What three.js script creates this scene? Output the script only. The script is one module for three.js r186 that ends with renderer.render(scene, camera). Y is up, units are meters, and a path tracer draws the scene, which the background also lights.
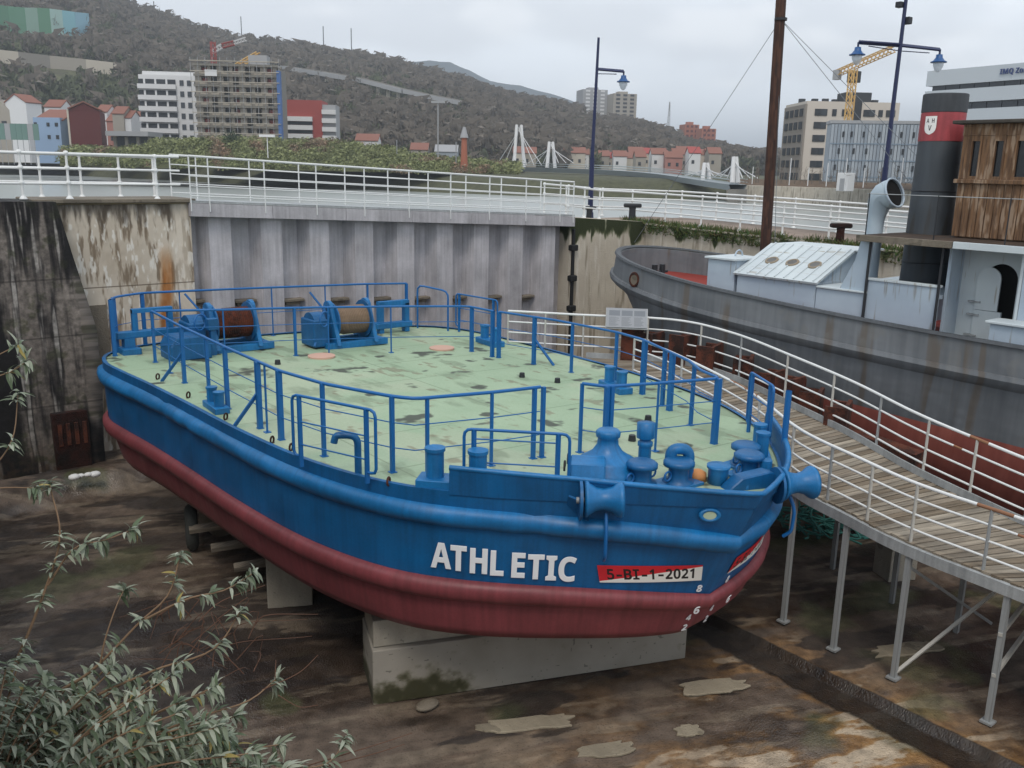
import * as THREE from 'three';
import { mergeGeometries, mergeVertices, toCreasedNormals } from 'three/addons/utils/BufferGeometryUtils.js';
import { RoundedBoxGeometry } from 'three/addons/geometries/RoundedBoxGeometry.js';
import { TextGeometry } from 'three/addons/geometries/TextGeometry.js';
import { FontLoader } from 'three/addons/loaders/FontLoader.js';

// ---------------------------------------------------------------- camera, sky, sun, exposure
const V = (x, y, z) => new THREE.Vector3(x, y, z);
const scene = new THREE.Scene();
const EYE = V(-8.97, 7.2, 6.16), FPX = 900;
const camera = new THREE.PerspectiveCamera(2 * Math.atan(384 / FPX) * 180 / Math.PI, 4 / 3, 0.1, 9000);
{
  const pitch = Math.atan(216 / FPX), roll = 0.02, l = Math.hypot(.628, .778);
  const f = V(.628 / l * Math.cos(pitch), -Math.sin(pitch), -.778 / l * Math.cos(pitch));
  const rt = V(.778 / l, 0, .628 / l), up = new THREE.Vector3().crossVectors(rt, f);
  const R = rt.clone().multiplyScalar(Math.cos(roll)).addScaledVector(up, Math.sin(roll));
  const U = up.clone().multiplyScalar(Math.cos(roll)).addScaledVector(rt, -Math.sin(roll));
  camera.position.copy(EYE);
  camera.quaternion.setFromRotationMatrix(new THREE.Matrix4().makeBasis(R, U, f.clone().negate()));
  camera.userData.axes = [R, U, f];
}
const [CR, CU, CF] = camera.userData.axes; camera.userData = {};
const FACE = Math.atan2(-.628, .778);                    // turn that makes local +z look back towards the viewer's quay
// surveying helper: a point of the place from a bearing (in photograph pixels) and a distance in metres
const at = (x, y, d) => EYE.clone().addScaledVector(CF, d).addScaledVector(CR, (x - 512) / FPX * d).addScaledVector(CU, (384 - y) / FPX * d);

// noise ---------------------------------------------------------------------------------------
function rng(seed) { let a = seed >>> 0; return () => { a |= 0; a = a + 0x6D2B79F5 | 0; let t = Math.imul(a ^ a >>> 15, 1 | a); t = t + Math.imul(t ^ t >>> 7, 61 | t) ^ t; return ((t ^ t >>> 14) >>> 0) / 4294967296; }; }
const hash = (x, y, s) => { let h = Math.imul(x, 374761393) ^ Math.imul(y, 668265263) ^ Math.imul(s, 2246822519); h = Math.imul(h ^ h >>> 13, 1274126177); return ((h ^ h >>> 16) >>> 0) / 4294967296; };
function vn(x, y, s, px = 0, py = 0) {                   // value noise, periodic when px, py are given
  const xi = Math.floor(x), yi = Math.floor(y), fx = x - xi, fy = y - yi;
  const w = (a, p) => p ? ((a % p) + p) % p : a;
  const u = fx * fx * (3 - 2 * fx), v = fy * fy * (3 - 2 * fy);
  const x0 = w(xi, px), x1 = w(xi + 1, px), y0 = w(yi, py), y1 = w(yi + 1, py);
  const a = hash(x0, y0, s), b = hash(x1, y0, s), c = hash(x0, y1, s), d = hash(x1, y1, s);
  return a + (b - a) * u + (c - a) * v + (a - b - c + d) * u * v;
}
function fbm(x, y, s, oct = 4, px = 0, py = 0) {
  let r = 0, a = .5, n = 0;
  for (let i = 0; i < oct; i++) { r += a * vn(x, y, s + i, px, py); n += a; a *= .5; x *= 2; y *= 2; px *= 2; py *= 2; }
  return r / n;
}
const clamp = (x, a = 0, b = 1) => Math.min(b, Math.max(a, x));
const sstep = (a, b, x) => { const t = clamp((x - a) / (b - a)); return t * t * (3 - 2 * t); };
const mix = (a, b, t) => a + (b - a) * t;
const mix3 = (a, b, t) => [mix(a[0], b[0], t), mix(a[1], b[1], t), mix(a[2], b[2], t)];

// sky: high overcast with soft, uneven cloud
{
  const W = 1024, H = 512, d = new Float32Array(W * H * 4);
  for (let j = 0; j < H; j++) for (let i = 0; i < W; i++) {
    const el = (j + .5) / H * Math.PI - Math.PI / 2, az = (i + .5) / W * 2 * Math.PI, k = (j * W + i) * 4;
    const e = Math.max(0, Math.sin(el)), s = 1 / (e + .16);
    const X = Math.cos(az) * Math.cos(el) * s, Z = Math.sin(az) * Math.cos(el) * s;
    const n = fbm(X * 1.1 + 40, Z * 1.1 + 40, 5, 5), m = fbm(X * 3.2 + 90, Z * 3.2 + 20, 15, 4);
    let c = mix3([.88, .945, 1.02], [.75, .815, .90], sstep(0, .5, e));
    c = mix3(c, [.64, .68, .74], sstep(.5, .72, n) * .6);
    c = mix3(c, [1.06, 1.09, 1.12], sstep(.52, .75, m) * .35);
    if (el < 0) c = [.30, .30, .29];
    d[k] = c[0]; d[k + 1] = c[1]; d[k + 2] = c[2]; d[k + 3] = 1;
  }
  const t = new THREE.DataTexture(d, W, H, THREE.RGBAFormat, THREE.FloatType);
  t.mapping = THREE.EquirectangularReflectionMapping; t.magFilter = THREE.LinearFilter; t.needsUpdate = true;
  scene.background = t; scene.environment = t;
}
const sun = new THREE.DirectionalLight(0xfff4e6, 1.1);
sun.position.set(-30, 62, 25); sun.target.position.set(0, 0, -6);
sun.castShadow = true; sun.shadow.radius = 36; sun.shadow.mapSize.set(2048, 2048);
Object.assign(sun.shadow.camera, { left: -40, right: 40, top: 40, bottom: -40, near: 1, far: 200 });
scene.add(sun, sun.target);
const renderer = new THREE.WebGLRenderer({ antialias: true });
renderer.toneMapping = THREE.LinearToneMapping; renderer.toneMappingExposure = 1.24;
renderer.shadowMap.enabled = true; renderer.setSize(1024, 768);
scene.fog = new THREE.FogExp2(0xd6dee6, 0.00036);

// ---------------------------------------------------------------- textures and materials
function tex(w, h, fn, { srgb = true, rx = 1, ry = 1, clampEdge = false } = {}) {
  const d = new Uint8Array(w * h * 4);
  for (let j = 0; j < h; j++) for (let i = 0; i < w; i++) {
    const c = fn((i + .5) / w, (j + .5) / h), k = (j * w + i) * 4;
    if (typeof c === 'number') d[k] = d[k + 1] = d[k + 2] = clamp(c) * 255;
    else { d[k] = clamp(c[0]) * 255; d[k + 1] = clamp(c[1]) * 255; d[k + 2] = clamp(c[2]) * 255; }
    d[k + 3] = 255;
  }
  const t = new THREE.DataTexture(d, w, h);
  t.wrapS = t.wrapT = clampEdge ? THREE.ClampToEdgeWrapping : THREE.RepeatWrapping;
  t.magFilter = THREE.LinearFilter; t.minFilter = THREE.LinearFilter;
  if (srgb) t.colorSpace = THREE.SRGBColorSpace;
  t.repeat.set(rx, ry); t.needsUpdate = true; return t;
}
const T = {};
T.grime = tex(512, 512, (u, v) => {                       // mottled, faintly streaked paint; 3 m a side
  const a = fbm(u * 6, v * 6, 1, 5, 6, 6), b = fbm(u * 60, v * 3, 9, 3, 60, 3), c = vn(u * 200, v * 200, 3, 200, 200);
  return .70 + .24 * a + .17 * b - .06 * c;
}, { rx: 1 / 3, ry: 1 / 3 });
T.grimeRough = tex(256, 256, (u, v) => .42 + .4 * fbm(u * 8, v * 8, 21, 4, 8, 8), { srgb: false, rx: 1 / 2, ry: 1 / 2 });
T.concrete = tex(1024, 1024, (u, v) => {                  // 4 m a side
  const a = fbm(u * 4, v * 4, 31, 6, 4, 4), b = fbm(u * 40, v * 8, 41, 3, 40, 8), p = vn(u * 150, v * 150, 7, 150, 150), q = fbm(u * 14, v * 14, 47, 3, 14, 14);
  let c = .56 + .34 * a + .12 * b;
  if (p > .93) c -= .16; if (q < .29) c -= .12;
  return [c, c * .985, c * .95];
}, { rx: .25, ry: .25 });
T.bump = tex(512, 512, (u, v) => .5 * fbm(u * 16, v * 16, 51, 5, 16, 16) + .5 * vn(u * 128, v * 128, 3, 128, 128), { srgb: false, rx: .5, ry: .5 });
T.dents = tex(512, 512, (u, v) => fbm(u * 6, v * 10, 57, 3, 6, 10), { srgb: false, rx: 1 / 4, ry: 1 / 4 });
T.rust = tex(512, 512, (u, v) => {
  const a = fbm(u * 6, v * 6, 61, 6, 6, 6), b = vn(u * 90, v * 90, 2, 90, 90);
  return mix3([.15, .08, .06], [.37, .19, .125], sstep(.3, .72, a * .8 + b * .2));
}, { rx: .7, ry: .7 });
T.plank = tex(512, 512, (u, v) => {                       // grain runs along u
  const g = fbm(u * 4, v * 70, 71, 3, 4, 70), k = fbm(u * 3, v * 5, 77, 4, 3, 5);
  const c = .42 + .26 * g + .28 * (k - .5);
  return [c * 1.02, c * .97, c * .9];
}, { rx: .5, ry: 1 });
T.tugWood = tex(512, 512, (u, v) => {                     // weathered varnish: grain runs along v
  const g = fbm(u * 60, v * 4, 81, 4, 60, 4), k = fbm(u * 22, v * 4, 87, 5, 22, 4);
  return mix3(mix3([.25, .18, .13], [.56, .42, .29], g), [.66, .58, .50], sstep(.48, .72, k) * .7);
}, { rx: .7, ry: .7 });
T.tugHull = tex(1024, 512, (u, v) => {                    // 8 x 4 m: grey paint with runs and scuffs
  const s = fbm(u * 90, v * 3, 91, 4, 90, 3), a = fbm(u * 8, v * 6, 97, 5, 8, 6), r = fbm(u * 50, v * 2, 99, 3, 50, 2);
  let c = [.355 + .11 * s + .10 * (a - .5), .37 + .11 * s + .10 * (a - .5), .385 + .11 * s + .10 * (a - .5)];
  c = mix3(c, [.36, .30, .24], sstep(.64, .8, r) * .5);
  return mix3(c, [.44, .44, .43], sstep(.66, .75, fbm(u * 30, v * 8, 93, 4, 30, 8)) * .4);
}, { rx: 1 / 8, ry: 1 / 4 });
T.tugRed = tex(512, 512, (u, v) => {
  const s = fbm(u * 50, v * 3, 101, 4, 50, 3), a = fbm(u * 7, v * 7, 107, 5, 7, 7);
  return mix3([.50, .25, .215], [.70, .40, .345], clamp(s * .6 + a * .5));
}, { rx: .25, ry: .25 });
T.paleSteel = tex(512, 512, (u, v) => {
  const a = fbm(u * 5, v * 5, 111, 5, 5, 5), s = fbm(u * 60, v * 4, 117, 3, 60, 4);
  let c = [.80 + .1 * a, .84 + .1 * a, .88 + .08 * a];
  return mix3(c, [.55, .48, .40], sstep(.70, .86, s) * .45);
}, { rx: .35, ry: .35 });

const M = {};
const std = (o) => new THREE.MeshStandardMaterial({ roughness: .75, ...o });
M.blue = std({ color: 0x06629c, map: T.grime, roughnessMap: T.grimeRough, roughness: .8, bumpMap: T.dents, bumpScale: .006 });
M.blueRod = std({ color: 0x0d5f9f, roughness: .45 });
M.blueBright = std({ color: 0x1577b6, map: T.grime, roughnessMap: T.grimeRough, roughness: .75, bumpMap: T.dents, bumpScale: .02 });
M.hullRed = std({ color: 0x8a4248, map: T.grime, roughnessMap: T.grimeRough, roughness: .85, bumpMap: T.dents, bumpScale: .008 });
M.white = std({ color: 0xe4e6e6, roughness: .5 });
M.whiteRail = std({ color: 0xdcdedd, roughness: .5 });
M.agedRail = std({ color: 0xb9b7b0, roughness: .6 });
M.rustyRail = std({ color: 0x8a6248, roughness: .85 });
M.concrete = std({ color: 0xc9c6be, map: T.concrete, roughness: .95, bumpMap: T.bump, bumpScale: .01 });
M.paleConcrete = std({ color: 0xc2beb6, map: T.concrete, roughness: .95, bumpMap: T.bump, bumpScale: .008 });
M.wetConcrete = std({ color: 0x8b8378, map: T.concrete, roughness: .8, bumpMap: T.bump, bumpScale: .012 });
M.slab = std({ color: 0xb3aa99, map: T.concrete, roughness: .95, bumpMap: T.bump, bumpScale: .01 });
M.rust = std({ map: T.rust, roughness: .95, bumpMap: T.bump, bumpScale: .008 });
M.rope = std({ map: T.rust, color: 0xf0dccc, roughness: 1 });
M.paleRope = std({ color: 0x8c7662, map: T.grime, roughness: 1 });
M.galv = std({ color: 0xb2b6b7, map: T.grime, roughness: .55, metalness: .15 });
M.stay = std({ color: 0x6f757a, roughness: .6 });
M.black = std({ color: 0x23262b, roughness: .6 });
M.dark = std({ color: 0x101215, roughness: .7 });
M.navy = std({ color: 0x17224a, roughness: .4 });
M.lampBlue = std({ color: 0x1c4f86, roughness: .4 });
M.gate = std({ color: 0xc4c1c5, map: T.grime, roughness: .8, bumpMap: T.bump, bumpScale: .003 });
M.tugGrey = std({ map: T.tugHull, roughness: .7, bumpMap: T.dents, bumpScale: .03 });
M.tugRed = std({ map: T.tugRed, roughness: .85 });
M.pale = std({ color: 0xc9d0d7, map: T.paleSteel, roughness: .6, bumpMap: T.dents, bumpScale: .012 });
M.paleWhite = std({ color: 0xe6e6e2, map: T.paleSteel, roughness: .6 });
M.tugWood = std({ map: T.tugWood, roughness: .8, bumpMap: T.bump, bumpScale: .004 });
M.glassDark = new THREE.MeshPhysicalMaterial({ color: 0x14181c, roughness: .12, metalness: 0, specularIntensity: 1 });
M.planks = [0xece6dc, 0xd9d1c6, 0xf6f2ea, 0xc8bcac].map(c => std({ color: c, map: T.plank, roughness: .95, bumpMap: T.bump, bumpScale: .004 }));

// ---------------------------------------------------------------- geometry helpers (all written in world metres)
function boxUV(g) {                                       // uv in metres by the face's main direction
  g = g.index ? g.toNonIndexed() : g;
  const p = g.attributes.position, n = g.attributes.normal, uv = new Float32Array(p.count * 2);
  for (let i = 0; i < p.count; i += 3) {
    let nx = 0, ny = 0, nz = 0;
    for (let k = i; k < i + 3; k++) { nx += Math.abs(n.getX(k)); ny += Math.abs(n.getY(k)); nz += Math.abs(n.getZ(k)); }
    for (let k = i; k < i + 3; k++) {
      const x = p.getX(k), y = p.getY(k), z = p.getZ(k);
      if (ny >= nx && ny >= nz) { uv[2 * k] = x; uv[2 * k + 1] = z; }
      else if (nx >= nz) { uv[2 * k] = z; uv[2 * k + 1] = y; }
      else { uv[2 * k] = x; uv[2 * k + 1] = y; }
    }
  }
  g.setAttribute('uv', new THREE.BufferAttribute(uv, 2)); return g;
}
const merge = gs => gs.length === 1 ? gs[0] : mergeGeometries(gs.map(g => { const h = g.index ? g.toNonIndexed() : g; for (const k of Object.keys(h.attributes)) if (!['position', 'normal', 'uv'].includes(k)) h.deleteAttribute(k); return h; }));
const box = (x0, x1, y0, y1, z0, z1, r = 0) => {
  const w = Math.abs(x1 - x0), h = Math.abs(y1 - y0), d = Math.abs(z1 - z0);
  const g = r ? new RoundedBoxGeometry(w, h, d, 2, Math.min(r, w / 2.1, h / 2.1, d / 2.1)) : new THREE.BoxGeometry(w, h, d);
  g.translate((x0 + x1) / 2, (y0 + y1) / 2, (z0 + z1) / 2); return boxUV(g);
};
const Y = V(0, 1, 0);
function between(g, p, q) {                               // g runs along +y from 0 to 1: stretch and turn it from p to q
  const d = q.clone().sub(p), l = d.length();
  g.scale(1, l, 1); g.applyQuaternion(new THREE.Quaternion().setFromUnitVectors(Y, d.normalize())); g.translate(p.x, p.y, p.z); return g;
}
const cyl = (p, q, r0, r1 = r0, seg = 10) => boxUV(between(new THREE.CylinderGeometry(r1, r0, 1, seg).translate(0, .5, 0), p, q));
const bar = (p, q, w, d = w) => boxUV(between(new THREE.BoxGeometry(w, 1, d).translate(0, .5, 0), p, q));
function pipe(pts, r, seg = 8, smooth = false, n = 0) {
  let c;
  if (smooth) c = new THREE.CatmullRomCurve3(pts, false, 'centripetal');
  else { c = new THREE.CurvePath(); for (let i = 0; i + 1 < pts.length; i++) c.add(new THREE.LineCurve3(pts[i], pts[i + 1])); }
  if (smooth) return boxUV(new THREE.TubeGeometry(c, n || pts.length * 6, r, seg));
  const gs = []; for (let i = 0; i + 1 < pts.length; i++) { gs.push(cyl(pts[i], pts[i + 1], r, r, seg)); if (i) gs.push(boxUV(new THREE.SphereGeometry(r, seg, 6).translate(pts[i].x, pts[i].y, pts[i].z))); }
  return merge(gs);
}
function roundedPath(pts, rad, n = 5) {                   // polyline with its corners rounded
  const out = [pts[0]];
  for (let i = 1; i + 1 < pts.length; i++) {
    const a = pts[i - 1].clone().sub(pts[i]), b = pts[i + 1].clone().sub(pts[i]);
    const r = Math.min(rad, a.length() / 2.1, b.length() / 2.1);
    const A = pts[i].clone().addScaledVector(a.normalize(), r), B = pts[i].clone().addScaledVector(b.normalize(), r);
    for (let k = 0; k <= n; k++) { const t = k / n; out.push(A.clone().multiplyScalar((1 - t) ** 2).addScaledVector(pts[i], 2 * t * (1 - t)).addScaledVector(B, t * t)); }
  }
  out.push(pts[pts.length - 1]); return out;
}
const tubeAlong = (pts, r, seg = 8) => { const c = new THREE.CurvePath(); for (let i = 0; i + 1 < pts.length; i++) if (pts[i].distanceTo(pts[i + 1]) > 1e-5) c.add(new THREE.LineCurve3(pts[i], pts[i + 1])); return boxUV(new THREE.TubeGeometry(c, Math.max(4, pts.length * 2), r, seg)); };
function grid(rows, uvf, closed = false) {                // rows of equal numbers of Vector3 -> smooth sheet
  const R = rows.length, N = rows[0].length, P = [], UV = [], I = [];
  for (let j = 0; j < R; j++) for (let i = 0; i < N; i++) { const p = rows[j][i]; P.push(p.x, p.y, p.z); const q = uvf ? uvf(p, i, j) : [p.x, p.z]; UV.push(q[0], q[1]); }
  for (let j = 0; j + 1 < R; j++) for (let i = 0; i < (closed ? N : N - 1); i++) { const a = j * N + i, b = j * N + (i + 1) % N, c = a + N, d = b + N; I.push(a, c, b, b, c, d); }
  const g = new THREE.BufferGeometry();
  g.setAttribute('position', new THREE.Float32BufferAttribute(P, 3)); g.setAttribute('uv', new THREE.Float32BufferAttribute(UV, 2)); g.setIndex(I); g.computeVertexNormals(); return g;
}
const lathe = (pts, seg = 20) => boxUV(new THREE.LatheGeometry(pts.map(p => new THREE.Vector2(p[0], p[1])), seg));
function prism(pts, depth, bevel = 0) { const s = new THREE.Shape(pts.map(p => new THREE.Vector2(p[0], p[1]))); return boxUV(new THREE.ExtrudeGeometry(s, { depth, bevelEnabled: bevel > 0, bevelSize: bevel, bevelThickness: bevel, bevelSegments: 1, curveSegments: 8 })); }

// ---------------------------------------------------------------- object helpers
const ORI = new Map(), taken = new Map();
const numbered = n => { const k = taken.get(n) || 0; taken.set(n, k + 1); return k ? `${n}_${String(k).padStart(3, '0')}` : n; };
const shade = m => { m.castShadow = m.receiveShadow = true; return m; };
function thing(name, label, category, o = V(0, 0, 0), group) {
  const g = new THREE.Group(); g.name = numbered(name); g.position.copy(o); ORI.set(g, o.clone()); g.userData = { label, category }; if (group) g.userData.group = group; scene.add(g); return g;
}
function part(name, geo, mat, parent, label) {            // geometry given in world metres
  const o = ORI.get(parent), m = shade(new THREE.Mesh(o.lengthSq() ? geo.translate(-o.x, -o.y, -o.z) : geo, mat));
  m.name = name; ORI.set(m, o); if (label) m.userData.label = label; parent.add(m); return m;
}
function solo(name, geo, mat, label, category, group) {   // a thing of one mesh, standing at the foot of its box
  geo.computeBoundingBox(); const b = geo.boundingBox, o = V((b.min.x + b.max.x) / 2, b.min.y, (b.min.z + b.max.z) / 2);
  const m = shade(new THREE.Mesh(geo.translate(-o.x, -o.y, -o.z), mat)); m.name = numbered(name); m.position.copy(o); ORI.set(m, o);
  m.userData = { label, category }; if (group) m.userData.group = group; scene.add(m); return m;
}
function struct(name, geo, mat, kind = 'structure') { const m = shade(new THREE.Mesh(geo, mat)); m.name = numbered(name); m.userData = { kind }; ORI.set(m, V(0, 0, 0)); scene.add(m); return m; }
const UNIT_CYL = new THREE.CylinderGeometry(1, 1, 1, 8).translate(0, .5, 0), UNIT_BOX = new THREE.BoxGeometry(1, 1, 1).translate(0, .5, 0);
function rod(name, p, q, r, mat, parent, square = 0) {     // shares one geometry between all rods
  const m = shade(new THREE.Mesh(square ? UNIT_BOX : UNIT_CYL, mat)), o = ORI.get(parent), d = q.clone().sub(p);
  m.name = name; m.position.copy(p).sub(o); m.scale.set(r, d.length(), square || r); m.quaternion.setFromUnitVectors(Y, d.normalize()); parent.add(m); return m;
}
const font = await new FontLoader().loadAsync('fonts/droid/droid_sans_bold.typeface.json');
function letter(ch, size, depth) { const g = new TextGeometry(ch, { font, size, depth, curveSegments: 4, bevelEnabled: false }); g.computeBoundingBox(); const b = g.boundingBox; g.translate(-(b.min.x + b.max.x) / 2, -(b.min.y + b.max.y) / 2, 0); return g; }

// ================================================================ THE SETTING: dock floor, quays, river
const tilt = x => -.043 * (x + 1.3);                       // the quay and the dock gate fall gently to starboard
{ // dock floor: silted, stained concrete with a drain channel along x = 2.1
  const X0 = -9, X1 = 15, Z0 = -17, Z1 = 9, NX = 330, NZ = 360, P = [], C = [], UV = [], I = [];
  const stain = (x, z) => {                                // silt, algae and damp on the concrete, drawn out along the run of the water
    const p = x * .93 + z * .37, q = z * .93 - x * .37;
    const a = fbm(p * .35 + 50, q * .9 + 50, 201, 5), b = fbm(p * 1.2 + 9, q * 3.4 + 30, 207, 5), c = fbm(x * .3 + 70, z * .36 + 20, 213, 3), g = fbm(x * 7 + 20, z * 7 + 20, 219, 4);
    let k = mix3([.135, .102, .078], [.048, .035, .027], sstep(.40, .58, a * .6 + b * .4));
    k = mix3(k, [.24, .195, .145], sstep(.56, .68, fbm(p * .7 + 60, q * 4 + 60, 221, 4)) * .5);
    const open = sstep(-3.0, .3, z + x * .28 + (c - .5) * 2) * sstep(3.4, 1.8, x) * sstep(-6.5, -2.5, x);     // the open floor before the bow is crusted with ochre algae
    k = mix3(k, mix3([.19, .10, .04], [.36, .205, .08], g), open * sstep(.33, .50, b * .6 + c * .4) * .9);
    k = mix3(k, [.50, .43, .33], open * sstep(.60, .67, b) * .7);
    k = mix3(k, [.032, .026, .024], sstep(.57, .63, fbm(p * .8 + 3, q * 2.2 + 8, 229, 5)) * .8);
    k = mix3(k, [.085, .10, .045], sstep(.62, .74, fbm(x * .9 + 11, z * .9 + 3, 223, 3)) * .5);
    const gr = sstep(1.5, 1.6, x + (g - .5) * .16) * sstep(2.36, 2.29, x); k = mix3(k, [.024, .019, .016], gr * .93);                // wet black silt in the drain
    return k.map(t => t * (.55 + .9 * g) * (hash(Math.floor(x * 70), Math.floor(z * 70), 9) > .96 ? .6 : 1));
  };
  for (let j = 0; j <= NZ; j++) for (let i = 0; i <= NX; i++) {
    const x = X0 + (X1 - X0) * i / NX, z = Z0 + (Z1 - Z0) * j / NZ;
    let y = (fbm(x * 1.4, z * 1.4, 231, 4) - .5) * .07 + (fbm(x * 6, z * 6, 237, 3) - .5) * .025;
    y += .45 * sstep(-13.6, -14.6, z + (fbm(x * 1.2, z, 239, 3) - .5) * .8) * sstep(-1, -3.5, x);      // silt bank against the wall
    if (x > 1.62 && x < 2.2) y -= .09; else if (x >= 2.2 && x < 2.34) y += .02; else if (x >= 2.34) y += .01;
    P.push(x, y, z); UV.push(clamp((x + 9) / 18, .002, .998), clamp((z + 17.5) / 24, .002, .998));
  }
  for (let j = 0; j < NZ; j++) for (let i = 0; i < NX; i++) { const a = j * (NX + 1) + i, b = a + 1, c = a + NX + 1, d = c + 1; I.push(a, c, b, b, c, d); }
  const g = new THREE.BufferGeometry(); g.setAttribute('position', new THREE.Float32BufferAttribute(P, 3)); g.setAttribute('uv', new THREE.Float32BufferAttribute(UV, 2));
  g.setIndex(I); g.computeVertexNormals();
  T.floor = tex(1400, 1900, (u, v) => stain(u * 18 - 9, v * 24 - 17.5).map(q => q <= .0031308 ? q * 12.92 : 1.055 * Math.pow(q, 1 / 2.4) - .055), { clampEdge: true });
  T.floorRough = tex(512, 512, (u, v) => sstep(.36, .58, fbm(u * 5, v * 5, 251, 5, 5, 5)) * .6 + .3, { srgb: false, rx: 4, ry: 5 });
  T.floorBump = tex(512, 512, (u, v) => fbm(u * 12, v * 12, 253, 5, 12, 12) * .7 + vn(u * 128, v * 128, 255, 128, 128) * .3, { srgb: false, rx: 9, ry: 12 });
  M.floor = std({ map: T.floor, roughnessMap: T.floorRough, roughness: 1, bumpMap: T.floorBump, bumpScale: .02 });
  struct('dock_floor', g, M.floor);
}
{ // the quay the viewer stands on: paving and the dock wall below its edge
  struct('quay_paving', box(-60, -8.7, 5.45, 5.6, -14, 40), M.concrete);
}
solo('dock_side_wall', box(-10.2, -8.75, -.5, 5.45, -15, 20), M.wetConcrete, 'stained concrete side wall of the dock below the viewing quay', 'wall');

// stained walls left of the gate -----------------------------------------------------------------
T.darkWall = tex(1024, 1024, (u, v) => {                   // 11 m x 7 m
  const x = u * 11, y = v * 7, st = fbm(x * 7, y * .5, 301, 4), st2 = fbm(x * 2.2, y * .7, 305, 4), b = fbm(x * 1.1 + 3, y * .9, 309, 5), f = fbm(x * 12, y * 12, 313, 3);
  let c = mix3([.50, .47, .44], [.36, .335, .315], b);
  c = mix3(c, [.085, .08, .085], sstep(.38, .56, st * .5 + st2 * .5 + .02 + .22 * sstep(9.9, 9.2, x + (b - .5) * 1.6) * sstep(5.9, 5.2, y + (st - .5))));   // black runs
  c = mix3(c, [.72, .70, .67], sstep(.63, .74, st) * .7);                                     // lime runs
  c = mix3(c, [.20, .15, .11], sstep(1.9, .6, y) * sstep(.35, .6, f * .5 + b * .5));              // river silt left below the tide mark
  c = mix3(c, [.14, .16, .08], sstep(.60, .74, fbm(x * 4, y * 4, 317, 4)) * .4);
  if (Math.abs(y - 5.15) < .02 || Math.abs(y - 3.9) < .02 || Math.abs(y - 2.4) < .02) c = mix3(c, [.1, .09, .08], .35);
  return c.map(q => q * (.68 + .64 * f) + (vn(x * 60, y * 60, 319) - .5) * .05);
}, { clampEdge: true });
T.lightWall = tex(1024, 1024, (u, v) => {                  // 3.4 m x 7 m
  const x = u * 3.4, y = v * 7, st = fbm(x * 9, y * 1.7, 331, 5), st2 = fbm(x * 13, y * 4, 335, 4), b = fbm(x * 2, y * 2, 339, 5);
  let c = mix3([.82, .785, .73], [.68, .63, .56], b);
  c = mix3(c, [.42, .36, .29], sstep(.50, .68, st) * .75);
  c = mix3(c, [.88, .87, .84], sstep(.58, .72, st2) * .75);
  c = mix3(c, [.20, .18, .16], sstep(6.45, 6.95, y + (st - .5)) * .6);
  const d = Math.abs(x - 2.72 - (fbm(y * .9, 1, 343, 3) - .5) * .3);                        // rust run beside the gate post
  c = mix3(c, [.60, .34, .12], sstep(.22, .05, d) * sstep(6.2, 5.2, y) * (.5 + .5 * st2));
  c = mix3(c, [.84, .80, .74], sstep(.25, .1, Math.abs(x - 3.15)) * .6);
  if (Math.abs(y - 5.1) < .015 || Math.abs(y - 3.9) < .015) c = mix3(c, [.3, .26, .22], .6);
  return c;
}, { clampEdge: true });
M.darkWall = std({ map: T.darkWall, roughness: .95, bumpMap: T.bump, bumpScale: .02 });
M.lightWall = std({ map: T.lightWall, roughness: .95, bumpMap: T.bump, bumpScale: .015 });
{ // battered dark wall, its end profile leaning into the dock
  const prof = [[6.25, -4.28, -15.45], [5.2, -4.08, -15.35], [3.5, -3.74, -15.2], [2.2, -3.76, -15.1], [.9, -3.85, -15.0], [-.3, -3.85, -14.95]], rows = [];
  const top = (y, x) => y > 6 ? y + tilt(x) * .35 : y;
  for (const [y, x, z] of prof) {
    const r = []; for (let k = 0; k <= 40; k++) { const t = k / 40, xx = mix(-15, x, t); r.push(V(xx, top(y, xx), z + (fbm(xx * 1.5 + 9, y * 1.5, 351, 4) - .5) * .16)); }
    for (const zz of [-15.6, -16.2, -17]) r.push(V(x, top(y, x), zz)); rows.push(r);
  }
  const g = grid(rows, (p, i) => [clamp((p.x + 15) / 11 + (i > 40 ? (i - 40) * .03 - .06 : 0)), clamp((p.y + .5) / 7)]);
  const cap = grid([rows[0], rows[0].map(p => V(p.x, p.y + .01, -17))], p => [(p.x + 15) / 11, .96]);
  const w = thing('buttress_wall', 'black streaked battered concrete wall at the stern of the blue barge', 'wall', V(-9, 0, -15.5));
  part('wall_face', merge([boxKeep(g), boxKeep(cap)]), M.darkWall, w);
  M.sluice = std({ color: 0x8a7468, map: T.rust, roughness: 1, bumpMap: T.bump, bumpScale: .02 });
  part('recess', box(-4.9, -4.15, .35, 1.75, -15.3, -14.93, .03), M.sluice, w, 'rusty steel sluice frame at the foot of the wall');
  for (let k = 0; k < 4; k++) part('sluice_bar', box(-4.8 + k * .17, -4.72 + k * .17, 1.0, 1.5, -14.945, -14.9), M.rust, w);
}
function boxKeep(g) { return g.index ? g.toNonIndexed() : g; }
{
  const g = new THREE.BoxGeometry(3.4, 7, 1.4).translate(-2.97, 2.75, -16.5); // face at z = -15.8
  const a = thing('gate_abutment', 'pale streaked concrete abutment with a rust run left of the grey gate', 'wall', V(-2.97, -.5, -16.5));
  part('pier', g, M.lightWall, a);
  part('patch', box(-4.0, -3.35, 2.0, 3.95, -15.81, -15.76), M.wetConcrete, a, 'grey render patch low on the abutment');
  part('coping', box(-4.7, -1.15, 6.25, 6.34, -17.4, -15.7, .02), M.wetConcrete, a);
}
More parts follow.
